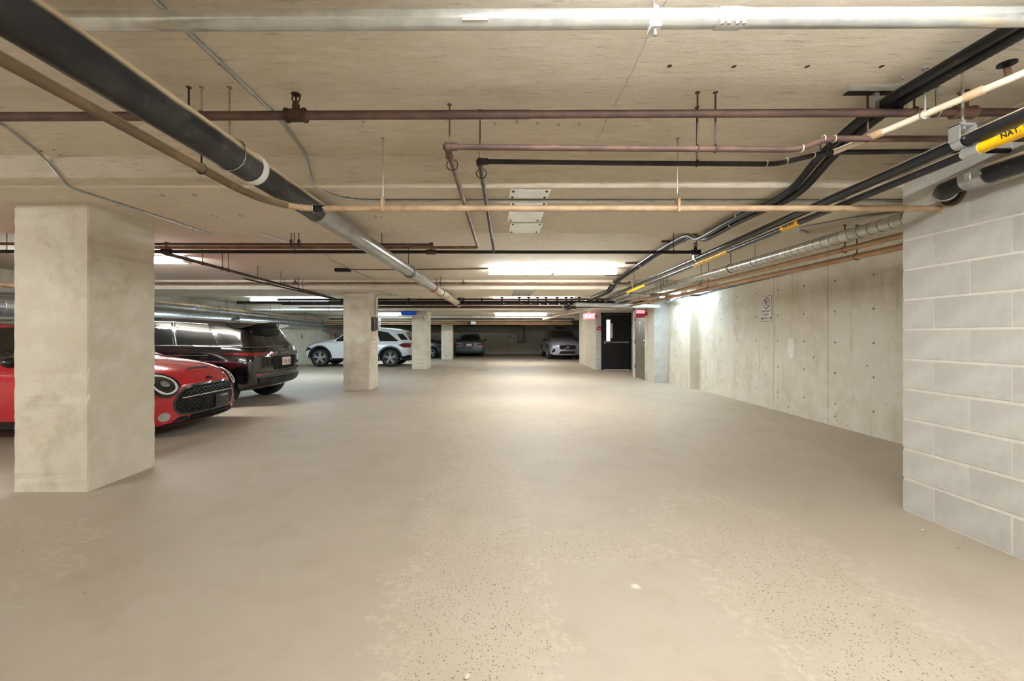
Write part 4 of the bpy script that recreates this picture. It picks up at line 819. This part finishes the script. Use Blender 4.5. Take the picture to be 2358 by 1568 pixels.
    def hit(s, view, a, b):
        o, d = {'L': ((a, 3, b), (0, -1, 0)), 'R': ((a, -3, b), (0, 1, 0)), 'F': ((4, a, b), (-1, 0, 0)), 'B': ((-4, a, b), (1, 0, 0)), 'T': ((a, b, 3), (0, 0, -1))}[view]
        p, n, i, _ = s.bvh.ray_cast(Vector(o), Vector(d))
        if p is None: p, n, i, _ = s.bvh.find_nearest(Vector(o)+Vector(d)*2.4)
        if n.dot(Vector(d)) > 0: n = -n
        return p, (n*.6-Vector(d)*.4).normalized()
    def panel(s, view, poly, name, mat, off=.004, parent=None, seg=.07, depth=.012):
        bm = bmesh.new(); vs = [bm.verts.new((a, b, 0)) for a, b in poly]; f = bm.faces.new(vs); bmesh.ops.triangulate(bm, faces=[f])
        for _ in range(7):
            lg = [e for e in bm.edges if e.calc_length() > seg]
            if not lg: break
            bmesh.ops.subdivide_edges(bm, edges=lg, cuts=1); bmesh.ops.triangulate(bm, faces=bm.faces[:])
        inner = {}
        bnd = [e for e in bm.edges if len(e.link_faces) == 1]
        for v in bm.verts[:]:
            p, n = s.hit(view, v.co.x, v.co.y); inner[v] = p-n*depth; v.co = p+n*off
        mp = {}
        for e in bnd:
            for v in e.verts:
                if v not in mp: mp[v] = bm.verts.new(inner[v])
        for e in bnd:
            a, b = e.verts
            try: bm.faces.new((a, b, mp[b], mp[a]))
            except ValueError: pass
        bmesh.ops.recalc_face_normals(bm, faces=bm.faces[:]); me = bpy.data.meshes.new(name); bm.to_mesh(me); bm.free()
        ctr = sum((v.co for v in me.vertices), Vector())/max(1, len(me.vertices))
        o = finish(name, me, mat, parent or s.root, 40, True); return o
    def sides(s, poly, name, mat, **kw): return [s.panel(v, poly, name, mat, **kw) for v in ('L', 'R')]
    def mirror(s, view, poly, name, mat, **kw): return [s.panel(view, [(sg_*a, b) for a, b in poly], name, mat, **kw) for sg_ in (1, -1)]
    def line(s, view, pts, name, mat, w=.006, off=.003, parent=None):
        pl = []
        pts = [Vector((a, b)) for a, b in pts]; q = []
        for a, b in zip(pts, pts[1:]):
            n = max(1, int((b-a).length/.05)); q += [a+(b-a)*(k/n) for k in range(n)]
        q.append(pts[-1]); V = []; Fc = []
        for i, p in enumerate(q):
            t_ = (q[min(i+1, len(q)-1)]-q[max(i-1, 0)]).normalized(); nn = Vector((-t_.y, t_.x))*w/2
            for e in (p+nn, p-nn): h_, n = s.hit(view, e.x, e.y); V.append(h_+n*off); V.append(h_-n*.006)
        for i in range(len(q)-1):
            k = i*4; Fc += [(k, k+2, k+6, k+4), (k, k+4, k+5, k+1), (k+2, k+3, k+7, k+6)]
        if isinstance(name, MB): name.add(V, Fc); return
        return MB().add(V, Fc).build(name, mat, parent or s.root, 60, True)
    def wheel(s, x, y, r, w, sd, spokes):
        c = Vector((x, y, r)); ax = Vector((0, sd, 0))
        t_ = MB().lathe(c-ax*w/2, ax, [(0, r*.6), (0, r*.9), (w*.06, r*.965), (w*.16, r), (w*.84, r), (w*.94, r*.965), (w, r*.9), (w*.98, r*.72), (w*.9, r*.70)], 40).build('tyre', 'tyre', s.root, 40, True)
        rim = MB().lathe(c+ax*(w*.28), ax, [(0, r*.70), (.02, r*.70), (w*.2, r*.715), (w*.22, r*.69), (w*.1, r*.67), (.0, r*.64)], 40, False).build('rim', 'alloy', t_, 40, True)
        MB().lathe(c+ax*(w*.18), ax, [(0, r*.66), (.01, r*.66)], 28).build('brake_disc', 'black_plastic', t_, 40, True)
        m = MB(); u, v = Vector((1, 0, 0)), Vector((0, 0, 1)); n = 5 if spokes != 'multi' else 10
        for k in range(n):
            for da in ((-.16, .16) if spokes == 'double' else (0,)):
                a = 2*math.pi*k/n+math.pi/2; e = u*math.cos(a)+v*math.sin(a); b0 = a+da*1.5; b1 = a+da
                p0 = u*math.cos(b0)*r*.12+v*math.sin(b0)*r*.12; p1 = u*math.cos(b1)*r*.68+v*math.sin(b1)*r*.68; d = (p1-p0).normalized(); nn = d.cross(ax).normalized()
                w0, w1_ = (r*.06, r*.045) if spokes != 'five' else (r*.11, r*.08); B = c+ax*(w*.30); T = c+ax*(w*.42)
                q = [p0+nn*w0, p0-nn*w0, p1-nn*w1_, p1+nn*w1_]; m.add([B+z for z in q]+[T+z*1.0 for z in q], [(3, 2, 1, 0), (4, 5, 6, 7), (0, 1, 5, 4), (1, 2, 6, 5), (2, 3, 7, 6), (3, 0, 4, 7)])
        m.lathe(c+ax*(w*.28), ax, [(0, r*.17), (w*.17, r*.16), (w*.18, r*.12)], 20); m.build('spokes', 'alloy', t_, 30, True)
    def door_mirror(s, x, z, y, mat):
        for sd in (-1, 1):
            m = MB(); m.sphere((x, sd*(y+.10), z), .1, 14, (.75, 1.05, .72)); m.cyl((x+.02, sd*(y-.06), z-.05), (x+.01, sd*(y+.06), z-.03), .02, 8); m.build('door_mirror', mat, s.root, 50, True)
def ell(cx, cy, rx, ry, n=28, a0=0, a1=360): return [(cx+rx*math.cos(math.radians(a0+(a1-a0)*k/n)), cy+ry*math.sin(math.radians(a0+(a1-a0)*k/n))) for k in range(n+(a1-a0 < 360))]
def offpoly(poly, d):
    P_ = [Vector(p) for p in poly]; n = len(P_); o = []
    ar = sum(P_[i].x*P_[(i+1) % n].y-P_[(i+1) % n].x*P_[i].y for i in range(n)); sg_ = 1 if ar > 0 else -1
    for i in range(n):
        e1 = (P_[i]-P_[i-1]).normalized(); e2 = (P_[(i+1) % n]-P_[i]).normalized(); n1 = Vector((e1.y, -e1.x)); n2 = Vector((e2.y, -e2.x)); b = (n1+n2); b = b/max(.35, b.dot(n1)) if b.length > 1e-6 else n1
        o.append(tuple(P_[i]+b*d*sg_))
    return o
def inside(p, poly):
    c = False; n = len(poly)
    for i in range(n):
        a, b = poly[i], poly[i-1]
        if (a[1] > p[1]) != (b[1] > p[1]) and p[0] < (b[0]-a[0])*(p[1]-a[1])/(b[1]-a[1])+a[0]: c = not c
    return c

def plate_marks(pl, x, z):                             # worn red characters, too faint to read
    m = MB()
    for k in range(7):
        if k == 3: continue
        y = .125-.042*k; m.bb(x-.002, x, y-.014, y+.014, z+.022, z+.032); m.bb(x-.002, x, y+.004-.028*(k % 2)*.5, y+.014-.028*(k % 2)*.5, z-.032, z+.032)
        if k % 3: m.bb(x-.002, x, y-.014, y+.014, z-.032, z-.022)
    m.build('plate_characters', 'plate_red', pl, 0, True)
# --- red hatchback, nose to the aisle
#        x     zl    w    ws    zb    wg    wr    zr    re
st = [(2.10, .20, .84, .78, .60, .66, .50, .68, .03), (2.04, .17, .87, .80, .69, .68, .52, .77, .035), (1.92, .16, .89, .825, .77, .69, .54, .855, .035), (1.7, .16, .90, .835, .84, .70, .55, .92, .035), (1.4, .16, .90, .84, .885, .71, .56, .97, .04), (1.0, .16, .90, .84, .92, .73, .60, 1.02, .04),
      (.93, .16, .90, .84, .925, .74, .61, 1.045, .04), (.6, .16, .90, .84, .93, .75, .60, 1.26, .06), (.32, .16, .90, .84, .935, .75, .60, 1.43, .07), (-.2, .16, .90, .84, .94, .75, .61, 1.48, .07), (-1.2, .16, .90, .84, .945, .75, .61, 1.46, .07), (-1.75, .18, .89, .83, .945, .74, .60, 1.41, .07), (-2.0, .22, .87, .81, .94, .72, .58, 1.28, .08), (-2.12, .3, .82, .76, .90, .66, .52, 1.1, .08)]
mini = Car('hatchback_car', 'red compact hatchback with black grille behind the wide column', (-6.02, 5.85, 0), 0, st, 'red_paint', (.26, .12), (1.27, -1.40), .325, .785, .215, 'double', (.03, .03))
c = mini
c.sides([(.86, .955), (.30, 1.33), (-.28, 1.36), (-.28, .965)], 'side_window', 'car_glass'); c.sides([(-.34, .965), (-.34, 1.36), (-1.1, 1.345), (-1.15, .965)], 'side_window', 'car_glass'); c.sides([(-1.21, .965), (-1.18, 1.335), (-1.75, 1.29), (-1.9, .98)], 'side_window', 'car_glass')
c.panel('F', [(-.68, 1.06), (-.60, 1.34), (0, 1.375), (.60, 1.34), (.68, 1.06), (0, 1.075)], 'windscreen', 'car_glass')
c.panel('B', [(-.5, 1.0), (-.46, 1.25), (.46, 1.25), (.5, 1.0)], 'rear_window', 'car_glass')
c.sides([(2.0, .16), (1.75, .16), (1.68, .22), (.9, .22), (.9, .16), (.87, .27), (-1.0, .27), (-1.03, .17), (.9, .13)], 'sill', 'black_plastic', off=.012) if False else c.sides([(.86, .17), (.86, .275), (-.98, .275), (-.98, .17)], 'sill', 'black_plastic', off=.012)
for ax in (1.27, -1.40): c.sides(ell(ax, .335, .435, .435, 26, 8, 172)+ell(ax, .335, .378, .378, 26, 172, 8), 'arch_trim', 'black_plastic', off=.012)
grl = [(-.30, .635), (0, .645), (.30, .635), (.44, .605), (.52, .54), (.565, .45), (.555, .37), (.50, .315), (.36, .30), (0, .295), (-.36, .30), (-.50, .315), (-.555, .37), (-.565, .45), (-.52, .54), (-.44, .605)]
fr = c.panel('F', offpoly(grl, .028), 'grille_surround', 'black_paint', off=.005); gp = c.panel('F', grl, 'grille', 'well_black', off=.011)
m = MB(); hx, hz = .074, .040; row = 0; z = .30
while z < .64:
    y = -.6+(hx/2 if row % 2 else 0)
    while y < .6:
        cell = [(y+hx*.5*math.cos(math.radians(60*k)), z+hz*.58*math.sin(math.radians(60*k))) for k in range(4)]
        for a, b in zip(cell, cell[1:]):
            if inside(a, offpoly(grl, -.008)) and inside(b, offpoly(grl, -.008)): c.line('F', [a, b], m, None, .010, .020)
        y += hx
    z += hz*.72; row += 1
m.build('grille_mesh', 'black_plastic', gp, 60, True)
c.line('F', [(-.50, .505), (-.3, .515), (0, .52), (.3, .515), (.50, .505)], 'grille_bar', 'steel', .014, .024, gp)
c.mirror('F', ell(.655, .685, .165, .155), 'headlamp_bezel', 'black_plastic', off=.008)
for sg_ in (1, -1):
    hl = c.panel('F', [(sg_*a, b) for a, b in ell(.652, .685, .135, .128)], 'headlamp', 'lamp_glass', off=.016)
    ring_ = ell(.65, .685, .112, .108, 28); c.line('F', [(sg_*a, b) for a, b in ring_+ring_[:1]], 'halo_ring', 'white_plastic', .020, .022, hl)
    c.panel('F', [(sg_*a, b) for a, b in ell(.64, .69, .04, .035, 14)], 'projector_lens', 'lamp_clear', .024, hl)
    fl = c.panel('F', [(sg_*a, b) for a, b in ell(.69, .295, .062, .055, 18)], 'fog_lamp_bezel', 'chrome', off=.012); c.panel('F', [(sg_*a, b) for a, b in ell(.69, .295, .045, .04, 16)], 'fog_lamp', 'lamp_clear', .02, fl)
    c.panel('F', [(sg_*a, b) for a, b in [(.36, .205), (.40, .262), (.50, .268), (.60, .215)]], 'air_duct', 'well_black', .008)
li = c.panel('F', [(-.38, .205), (-.36, .268), (.36, .268), (.38, .205)], 'lower_intake', 'well_black', off=.008)
m = MB()
for k in range(15): y = -.33+k*.047; c.line('F', [(y, .208), (y, .266)], m, None, .012, .018)
c.line('F', [(-.36, .237), (0, .239), (.36, .237)], m, None, .008, .02); m.build('intake_bars', 'black_plastic', li, 60, True)
c.panel('F', [(-.78, .165), (-.6, .198), (0, .203), (.6, .198), (.78, .165), (.7, .15), (0, .15), (-.7, .15)], 'front_lip', 'black_plastic', off=.022)
lp_ = c.panel('F', [(.02, .30), (.02, .475), (.36, .475), (.36, .30)], 'plate_holder', 'black_plastic', off=.036); 
p0, n0 = c.hit('F', .19, .455); text('plate_lettering', 'GTC MOTORS', .030, (p0.x+.045, .19, .455), (0, 1, 0), (0, 0, 1), 'sign_white', lp_, .002, True, .8)
c.panel('T', [(1.90, -.19), (1.93, -.22), (1.945, 0), (1.93, .22), (1.90, .19), (1.90, 0)], 'hood_scoop', 'well_black', off=.006); c.line('T', [(1.955, -.26), (1.965, 0), (1.955, .26)], 'scoop_lip', 'red_paint', .018, .012)
m = c.panel('F', [(-.02, .70), (-.075, .715), (-.03, .724), (-.03, .735), (.03, .735), (.03, .724), (.075, .715), (.02, .70)], 'bonnet_badge', 'black_plastic', off=.012)
for sg_ in (1, -1): c.line('T', [(.98, sg_*.70), (1.6, sg_*.67), (1.85, sg_*.60)], 'bonnet_seam', 'well_black', .006, .002)
c.line('F', [(-.82, .53), (-.58, .525)], 'bumper_seam', 'well_black', .005, .003); c.line('F', [(.82, .53), (.58, .525)], 'bumper_seam', 'well_black', .005, .003)
c.line('T', [(.98, -.62), (1.03, 0), (.98, .62)], 'wiper_cowl', 'black_plastic', .05, .006); c.door_mirror(.42, .985, .85, 'black_paint'); c.panel('T', [(.22, -.58), (.30, 0), (.22, .58), (-.8, .60), (-1.95, .56), (-1.95, -.56), (-.8, -.60)], 'roof_panel', 'black_paint', off=.006)
for v in ('L', 'R'): c.panel(v, [(.30, 1.34), (.24, 1.40), (-1.75, 1.37), (-1.8, 1.30)], 'roof_rail', 'black_paint', off=.006)
c.line('R', [(.62, .30), (.66, .6), (.62, .92)], 'door_seam', 'well_black', .006, .002); c.line('R', [(-.31, .30), (-.31, .92)], 'door_seam', 'well_black', .006, .002)
c.sides([(-.05, .81), (-.25, .81), (-.25, .84), (-.05, .84)], 'door_handle', 'chrome', off=.02)

# --- black SUV, tail to the aisle
st = [(-2.40, .44, .90, .84, .93, .72, .55, 1.0, .03), (-2.36, .36, .93, .875, .99, .76, .58, 1.09, .03), (-2.25, .31, .95, .89, 1.04, .785, .60, 1.22, .04), (-2.10, .28, .955, .90, 1.07, .795, .615, 1.39, .055), (-1.96, .26, .96, .905, 1.08, .80, .62, 1.52, .07), (-1.7, .25, .965, .91, 1.09, .80, .62, 1.575, .075),
      (-1.2, .25, .965, .915, 1.10, .80, .62, 1.615, .08), (-.5, .25, .965, .915, 1.11, .80, .63, 1.65, .08), (.1, .25, .965, .915, 1.11, .80, .63, 1.665, .08), (.45, .25, .965, .915, 1.105, .80, .62, 1.63, .08), (.9, .25, .965, .91, 1.10, .80, .62, 1.41, .06), (1.3, .25, .965, .905, 1.09, .79, .64, 1.19, .05), (1.45, .25, .965, .90, 1.08, .78, .64, 1.16, .045), (1.9, .26, .96, .88, 1.03, .75, .62, 1.11, .04), (2.25, .3, .93, .85, .95, .7, .58, 1.02, .04), (2.38, .38, .88, .8, .82, .62, .5, .87, .04)]
suv = Car('suv_car', 'glossy black SUV with rear wing spoiler, tail toward the aisle', (-6.58, 8.45, 0), math.pi, st, 'black_paint', (.22, .16), (1.42, -1.60), .37, .83, .28, 'five', (.02, .03)); c = suv
c.sides([(1.15, 1.13), (.48, 1.50), (.33, 1.545), (.33, 1.13)], 'side_window', 'car_glass'); c.sides([(.24, 1.13), (.24, 1.55), (-.62, 1.535), (-.78, 1.13)], 'side_window', 'car_glass'); c.sides([(-.86, 1.13), (-.70, 1.53), (-1.30, 1.49), (-1.58, 1.13)], 'side_window', 'car_glass'); c.sides([(-1.66, 1.13), (-1.40, 1.48), (-1.75, 1.42), (-1.98, 1.17)], 'side_window', 'car_glass')
for v in ('L', 'R'):
    c.line(v, [(1.2, 1.12), (.3, 1.118), (-.8, 1.118), (-2.0, 1.115)], 'belt_trim', 'steel', .008, .006); c.line(v, [(.48, 1.52), (.2, 1.562), (-.62, 1.55), (-1.3, 1.505)], 'roof_trim', 'steel', .006, .006); c.line(v, [(-.66, 1.55), (-.83, 1.12)], 'pillar_trim', 'steel', .006, .007)
    c.line(v, [(-.80, 1.10), (-.82, .7), (-1.0, .45)], 'door_seam', 'well_black', .007, .002); c.line(v, [(.28, 1.10), (.28, .4)], 'door_seam', 'well_black', .007, .002); c.line(v, [(1.3, .96), (-.2, .945), (-1.5, .94)], 'waist_line', 'steel', .006, .003)
    c.line(v, [(-.55, .99), (-.30, .99)], 'door_handle', 'black_paint', .03, .012)
    c.panel(v, [(-1.72, .972), (-2.0, .985), (-2.28, .985), (-2.28, .925), (-2.05, .94)], 'tail_lamp', 'tail_red', .01)
c.panel('F', [(-.72, 1.16), (-.60, 1.56), (.60, 1.56), (.72, 1.16)], 'windscreen', 'car_glass')
c.panel('B', [(-.66, 1.11), (-.56, 1.42), (.56, 1.42), (.66, 1.11)], 'rear_window', 'car_glass', .003)
c.line('B', [(-.80, 1.075), (-.4, 1.09), (0, 1.093), (.4, 1.09), (.80, 1.075)], 'tailgate_crease', 'steel', .008, .004)
c.panel('B', [(-.86, .985), (-.86, .93), (-.40, .935), (-.36, .985)], 'tail_lamp', 'tail_red', .012); c.panel('B', [(.86, .985), (.86, .93), (.40, .935), (.36, .985)], 'tail_lamp', 'tail_red', .012)
bd = c.panel('B', [(-.36, .99), (-.38, .925), (.38, .925), (.36, .99)], 'tailgate_bar', 'black_plastic', .013)
p0, n0 = c.hit('B', 0, .957); text('tailgate_lettering', 'RANGE ROVER', .05, (p0.x-.022, 0, .957), (0, -1, 0), (0, 0, 1), 'steel', bd, .004, True, 1.3)
c.panel('B', [(-.46, .90), (-.40, .66), (.40, .66), (.46, .90)], 'plate_recess', 'well_black', .006)
pl = c.panel('B', [(-.16, .715), (-.16, .87), (.16, .87), (.16, .715)], 'licence_plate', 'plate_white', .02); p0, n0 = c.hit('B', 0, .79); plate_marks(pl, p0.x-.034, .785)
c.line('B', [(-.86, .62), (-.4, .615), (0, .612), (.4, .615), (.86, .62)], 'bumper_seam', 'well_black', .012, .003); c.line('B', [(-.44, .905), (-.40, .65), (.40, .65), (.44, .905)], 'tailgate_seam', 'well_black', .01, .009)
c.mirror('B', [(.84, .595), (.50, .60), (.50, .575), (.82, .56)], 'reflector', 'tail_red', off=.01)
c.panel('B', [(-.62, .50), (-.54, .37), (.54, .37), (.62, .50), (.4, .47), (-.4, .47)], 'diffuser', 'black_plastic', .014); c.mirror('B', [(.78, .52), (.60, .50), (.58, .38), (.74, .40)], 'exhaust_trim', 'black_plastic', off=.02)
m = MB(); 
for sgn in (1,): 
    prof = [(-1.70, 1.582), (-2.0, 1.575), (-2.26, 1.555), (-2.27, 1.535), (-2.12, 1.50), (-1.9, 1.45)]; R = []
    for k in range(13):
        y = -.66+1.32*k/12; e = (abs(y)/.66)**3; R.append([(x+.10*e, y, z-.03*(y/.66)**2-.015*e) for x, z in prof])
    m.rings(R)
m.build('roof_spoiler', 'black_paint', c.root, 40, True)
m = MB(); m.plate((-1.30, -.012, 1.60), (-1, 0, 0), (0, 0, 1), [(0, 0), (.05, .05), (.20, .08), (.18, .01)], -.024); m.build('roof_antenna', 'black_paint', c.root, 0, True)
c.door_mirror(.95, 1.12, .90, 'black_paint'); MB().sphere((-1.95, -.35, .30), .09, 12, (1.6, 1, .7)).build('exhaust_silencer', 'steel', c.root, 40, True)
MB().bb(-1.9, 2.1, -.55, .55, .27, .38).build('underbody', 'well_black', c.root, 0, True); MB().cyl((-1.60, -.7, .37), (-1.60, .7, .37), .05, 10).build('rear_axle', 'iron_black', c.root, 40, True)

# --- white SUV side-on
st = [(-2.33, .42, .86, .80, .88, .70, .55, .98, .03), (-2.27, .34, .91, .86, .95, .75, .6, 1.12, .04), (-2.12, .29, .935, .885, 1.0, .78, .60, 1.33, .06), (-1.92, .27, .945, .89, 1.02, .785, .60, 1.50, .08), (-1.5, .26, .945, .89, 1.03, .79, .61, 1.585, .08), (-.8, .26, .945, .89, 1.03, .79, .62, 1.635, .08), (-.1, .26, .945, .89, 1.03, .79, .62, 1.64, .08), (.3, .26, .945, .89, 1.03, .785, .61, 1.59, .08),
      (.75, .26, .945, .885, 1.03, .78, .61, 1.37, .06), (1.15, .26, .945, .88, 1.02, .77, .63, 1.14, .05), (1.3, .26, .945, .875, 1.01, .76, .63, 1.11, .045), (1.8, .27, .93, .86, .96, .73, .6, 1.04, .04), (2.1, .3, .90, .83, .88, .68, .55, .96, .04), (2.27, .34, .85, .78, .76, .6, .5, .82, .04), (2.33, .42, .80, .7, .62, .52, .42, .66, .03)]
wsv = Car('suv_car', 'white SUV parked side-on behind the electrical-box column', (-5.62, 18.22, 0), math.pi, st, 'white_car_paint', (.30, .16), (1.49, -1.40), .37, .82, .24, 'double'); c = wsv
c.sides([(1.0, 1.06), (.42, 1.42), (.28, 1.485), (.18, 1.06)], 'side_window', 'car_glass'); c.sides([(.10, 1.06), (.18, 1.50), (-.70, 1.51), (-.86, 1.06)], 'side_window', 'car_glass'); c.sides([(-.93, 1.06), (-.78, 1.505), (-1.25, 1.42), (-1.72, 1.06)], 'side_window', 'car_glass')
for v in ('L', 'R'):
    c.line(v, [(-.89, 1.04), (-.86, .6), (-1.0, .4)], 'door_seam', 'iron_black', .007, .002); c.line(v, [(.14, 1.04), (.14, .35)], 'door_seam', 'iron_black', .007, .002); c.line(v, [(-.78, .90), (-.56, .90)], 'door_handle', 'white_car_paint', .03, .016)
    c.panel(v, [(-1.72, .90), (-1.95, .98), (-2.22, .97), (-2.22, .80), (-1.95, .80)], 'tail_lamp', 'tail_red', .012); c.panel(v, [(1.78, .74), (2.05, .83), (2.17, .82), (2.2, .68), (2.12, .64)], 'headlamp', 'lamp_glass', .012)
    c.panel(v, [(-.96, .26), (-.96, .36), (1.04, .36), (1.04, .26)], 'sill', 'black_plastic', .014); c.panel(v, [(-1.86, .27), (-1.84, .42), (-2.2, .50), (-2.28, .42), (-2.2, .28)], 'bumper_trim', 'black_plastic', .012)
    c.panel(v, [(-1.82, 1.10), (-1.62, 1.36), (-1.86, 1.36), (-2.1, 1.12)], 'rear_quarter_glass', 'car_glass', .006)
    for ax in (1.49, -1.40): c.panel(v, ell(ax, .38, .50, .50, 26, 0, 180)+ell(ax, .38, .425, .425, 26, 180, 0), 'arch_trim', 'black_plastic', .014)
c.panel('F', [(-.68, 1.12), (-.58, 1.53), (.58, 1.53), (.68, 1.12)], 'windscreen', 'car_glass'); c.panel('B', [(-.66, 1.10), (-.56, 1.44), (.56, 1.44), (.66, 1.10)], 'rear_window', 'car_glass')
c.panel('F', [(-.5, .55), (-.42, .72), (.42, .72), (.5, .55), (.4, .46), (-.4, .46)], 'grille', 'black_plastic', .01); c.door_mirror(.85, 1.07, .88, 'white_car_paint')
MB().bb(-2.1, 2.0, -.6, .6, .24, .36).build('underbody', 'well_black', c.root, 0, True)

# --- silver SUV facing the aisle
sil = Car('suv_car', 'silver SUV with round grille badge parked by the stair block', (3.92, 24.45, 0), -math.pi/2, [(x*1.0, zl, w, ws, zb, wg, wr2, zr+.01, re) for x, zl, w, ws, zb, wg, wr2, zr, re in st[:-3]]+[(2.1, .26, .92, .85, .90, .7, .58, .99, .035), (2.27, .24, .89, .82, .80, .66, .54, .90, .035), (2.34, .25, .86, .79, .70, .62, .5, .80, .03)], 'silver_paint', (.20, .16), (1.45, -1.40), .37, .83, .24, 'five'); c = sil
c.panel('F', [(-.70, 1.13), (-.585, 1.535), (0, 1.56), (.585, 1.535), (.70, 1.13), (0, 1.15)], 'windscreen', 'car_glass')
gp = c.panel('F', [(-.42, .77), (-.44, .66), (-.36, .55), (.36, .55), (.44, .66), (.42, .77), (0, .785)], 'grille', 'well_black', .012)
c.line('F', [(-.24, .545), (.26, .78)], 'grille_sash', 'chrome', .022, .026, gp); p0, n0 = c.hit('F', .01, .665)
m = MB(); m.torus((p0.x+.03, .01, .665), (1, 0, 0), .062, .014, 22, 8); m.lathe((p0.x+.02, .01, .665), (1, 0, 0), [(0, .055), (.01, .055)], 20); m.plate((p0.x+.03, .05, .705), (0, 1, 0), (0, 0, 1), [(0, 0), (.05, .03), (.02, .05)], .01); m.build('grille_badge', 'chrome', gp, 40, True)
for sg_ in (1, -1):
    hl = c.panel('F', [(sg_*a, b) for a, b in [(.48, .70), (.50, .78), (.80, .79), (.82, .72)]], 'headlamp', 'lamp_clear', .012); c.panel('F', [(sg_*a, b) for a, b in [(.70, .58), (.80, .48), (.79, .38), (.66, .43), (.63, .55)]], 'air_curtain', 'well_black', .01)
    c.line('F', [(sg_*.72, .34), (sg_*.5, .33), (sg_*.38, .45)], 'bumper_blade', 'chrome', .02, .016)
li = c.panel('F', [(-.36, .46), (-.44, .33), (.44, .33), (.36, .46)], 'lower_intake', 'well_black', .012)
m = MB(); c.line('F', [(-.37, .42), (.37, .42)], m, None, .012, .02); c.line('F', [(-.40, .375), (.40, .375)], m, None, .012, .02); m.build('intake_bars', 'black_plastic', li, 60, True)
c.line('F', [(-.55, .285), (0, .28), (.55, .285)], 'skid_plate', 'steel', .03, .016)
c.sides([(1.0, 1.06), (.42, 1.42), (.28, 1.485), (.18, 1.06)], 'side_window', 'car_glass'); c.sides([(.10, 1.06), (.18, 1.50), (-.70, 1.51), (-.86, 1.06)], 'side_window', 'car_glass'); c.door_mirror(.80, 1.07, .90, 'black_plastic'); MB().bb(-2.1, 2.0, -.6, .6, .22, .36).build('underbody', 'well_black', c.root, 0, True)

# --- sedans
def sedan(label, loc, rz, paint, sc=1.0):
    st2 = [(-2.12, .34, .80, .74, .84, .62, .5, .89, .02), (-2.07, .26, .835, .78, .90, .66, .53, .955, .025), (-1.9, .22, .85, .80, .93, .67, .54, .985, .025), (-1.45, .20, .86, .81, .945, .68, .55, 1.01, .03), (-1.3, .20, .86, .81, .945, .69, .56, 1.05, .035), (-.85, .19, .86, .81, .945, .70, .55, 1.29, .06), (-.5, .19, .86, .81, .94, .70, .55, 1.37, .07), (0, .19, .86, .81, .935, .70, .55, 1.395, .07), (.35, .19, .86, .81, .93, .70, .55, 1.34, .06),
           (.75, .19, .86, .81, .92, .69, .56, 1.13, .05), (1.05, .19, .86, .80, .905, .68, .57, .97, .04), (1.6, .2, .85, .79, .85, .66, .55, .90, .035), (1.95, .22, .82, .76, .74, .6, .5, .79, .03), (2.08, .3, .76, .7, .6, .52, .42, .64, .03)]
    c = Car('sedan_car', label, loc, rz, st2, paint, (.24, .14), (1.27, -1.28), .30, .745, .19, 'five')
    c.panel('B', [(-.62, 1.02), (-.50, 1.30), (0, 1.33), (.50, 1.30), (.62, 1.02)], 'rear_window', 'car_glass', .004); c.panel('F', [(-.62, 1.0), (-.5, 1.31), (.5, 1.31), (.62, 1.0)], 'windscreen', 'car_glass')
    c.sides([(.72, .955), (.32, 1.27), (-.02, 1.31), (-.02, .965)], 'side_window', 'car_glass'); c.sides([(-.10, .965), (-.10, 1.31), (-.5, 1.29), (-1.1, 1.0)], 'side_window', 'car_glass')
    for sg_ in (1, -1):
        tl = c.panel('B', [(sg_*a, b) for a, b in [(.46, .80), (.50, .66), (.80, .64), (.79, .82)]], 'tail_lamp', 'tail_red', .01); c.panel('B', [(sg_*a, b) for a, b in [(.50, .685), (.51, .62), (.80, .61), (.80, .675)]], 'reverse_lamp', 'lamp_clear', .016, tl)
        c.panel('F', [(sg_*a, b) for a, b in [(.46, .66), (.48, .56), (.74, .57), (.72, .66)]], 'headlamp', 'lamp_clear', .01)
    c.panel('B', [(-.30, .83), (-.27, .63), (.27, .63), (.30, .83)], 'plate_recess', 'black_plastic', .006); pl = c.panel('B', [(-.17, .655), (-.17, .79), (.17, .79), (.17, .655)], 'licence_plate', 'plate_white', .014)
    p0, n0 = c.hit('B', 0, .72); plate_marks(pl, p0.x-.03, .72)
    c.line('B', [(-.76, .56), (0, .55), (.76, .56)], 'bumper_seam', 'well_black', .01, .003); c.line('B', [(-.58, 1.0), (0, 1.015), (.58, 1.0)], 'boot_trim', 'chrome', .014, .006); c.door_mirror(.62, .99, .80, paint); MB().bb(-1.9, 1.8, -.55, .55, .20, .32).build('underbody', 'well_black', c.root, 0, True)
    for v in ('L', 'R'): c.line(v, [(-.06, .93), (-.06, .3)], 'door_seam', 'well_black', .007, .002)
    return c
sedan('grey-green sedan backed to the aisle end before the far wall', (-1.42, 27.28, 0), math.pi/2, 'grey_green_paint')
sedan('near black sedan hidden between the two far columns', (-4.75, 24.6, 0), math.pi, 'dark_paint')
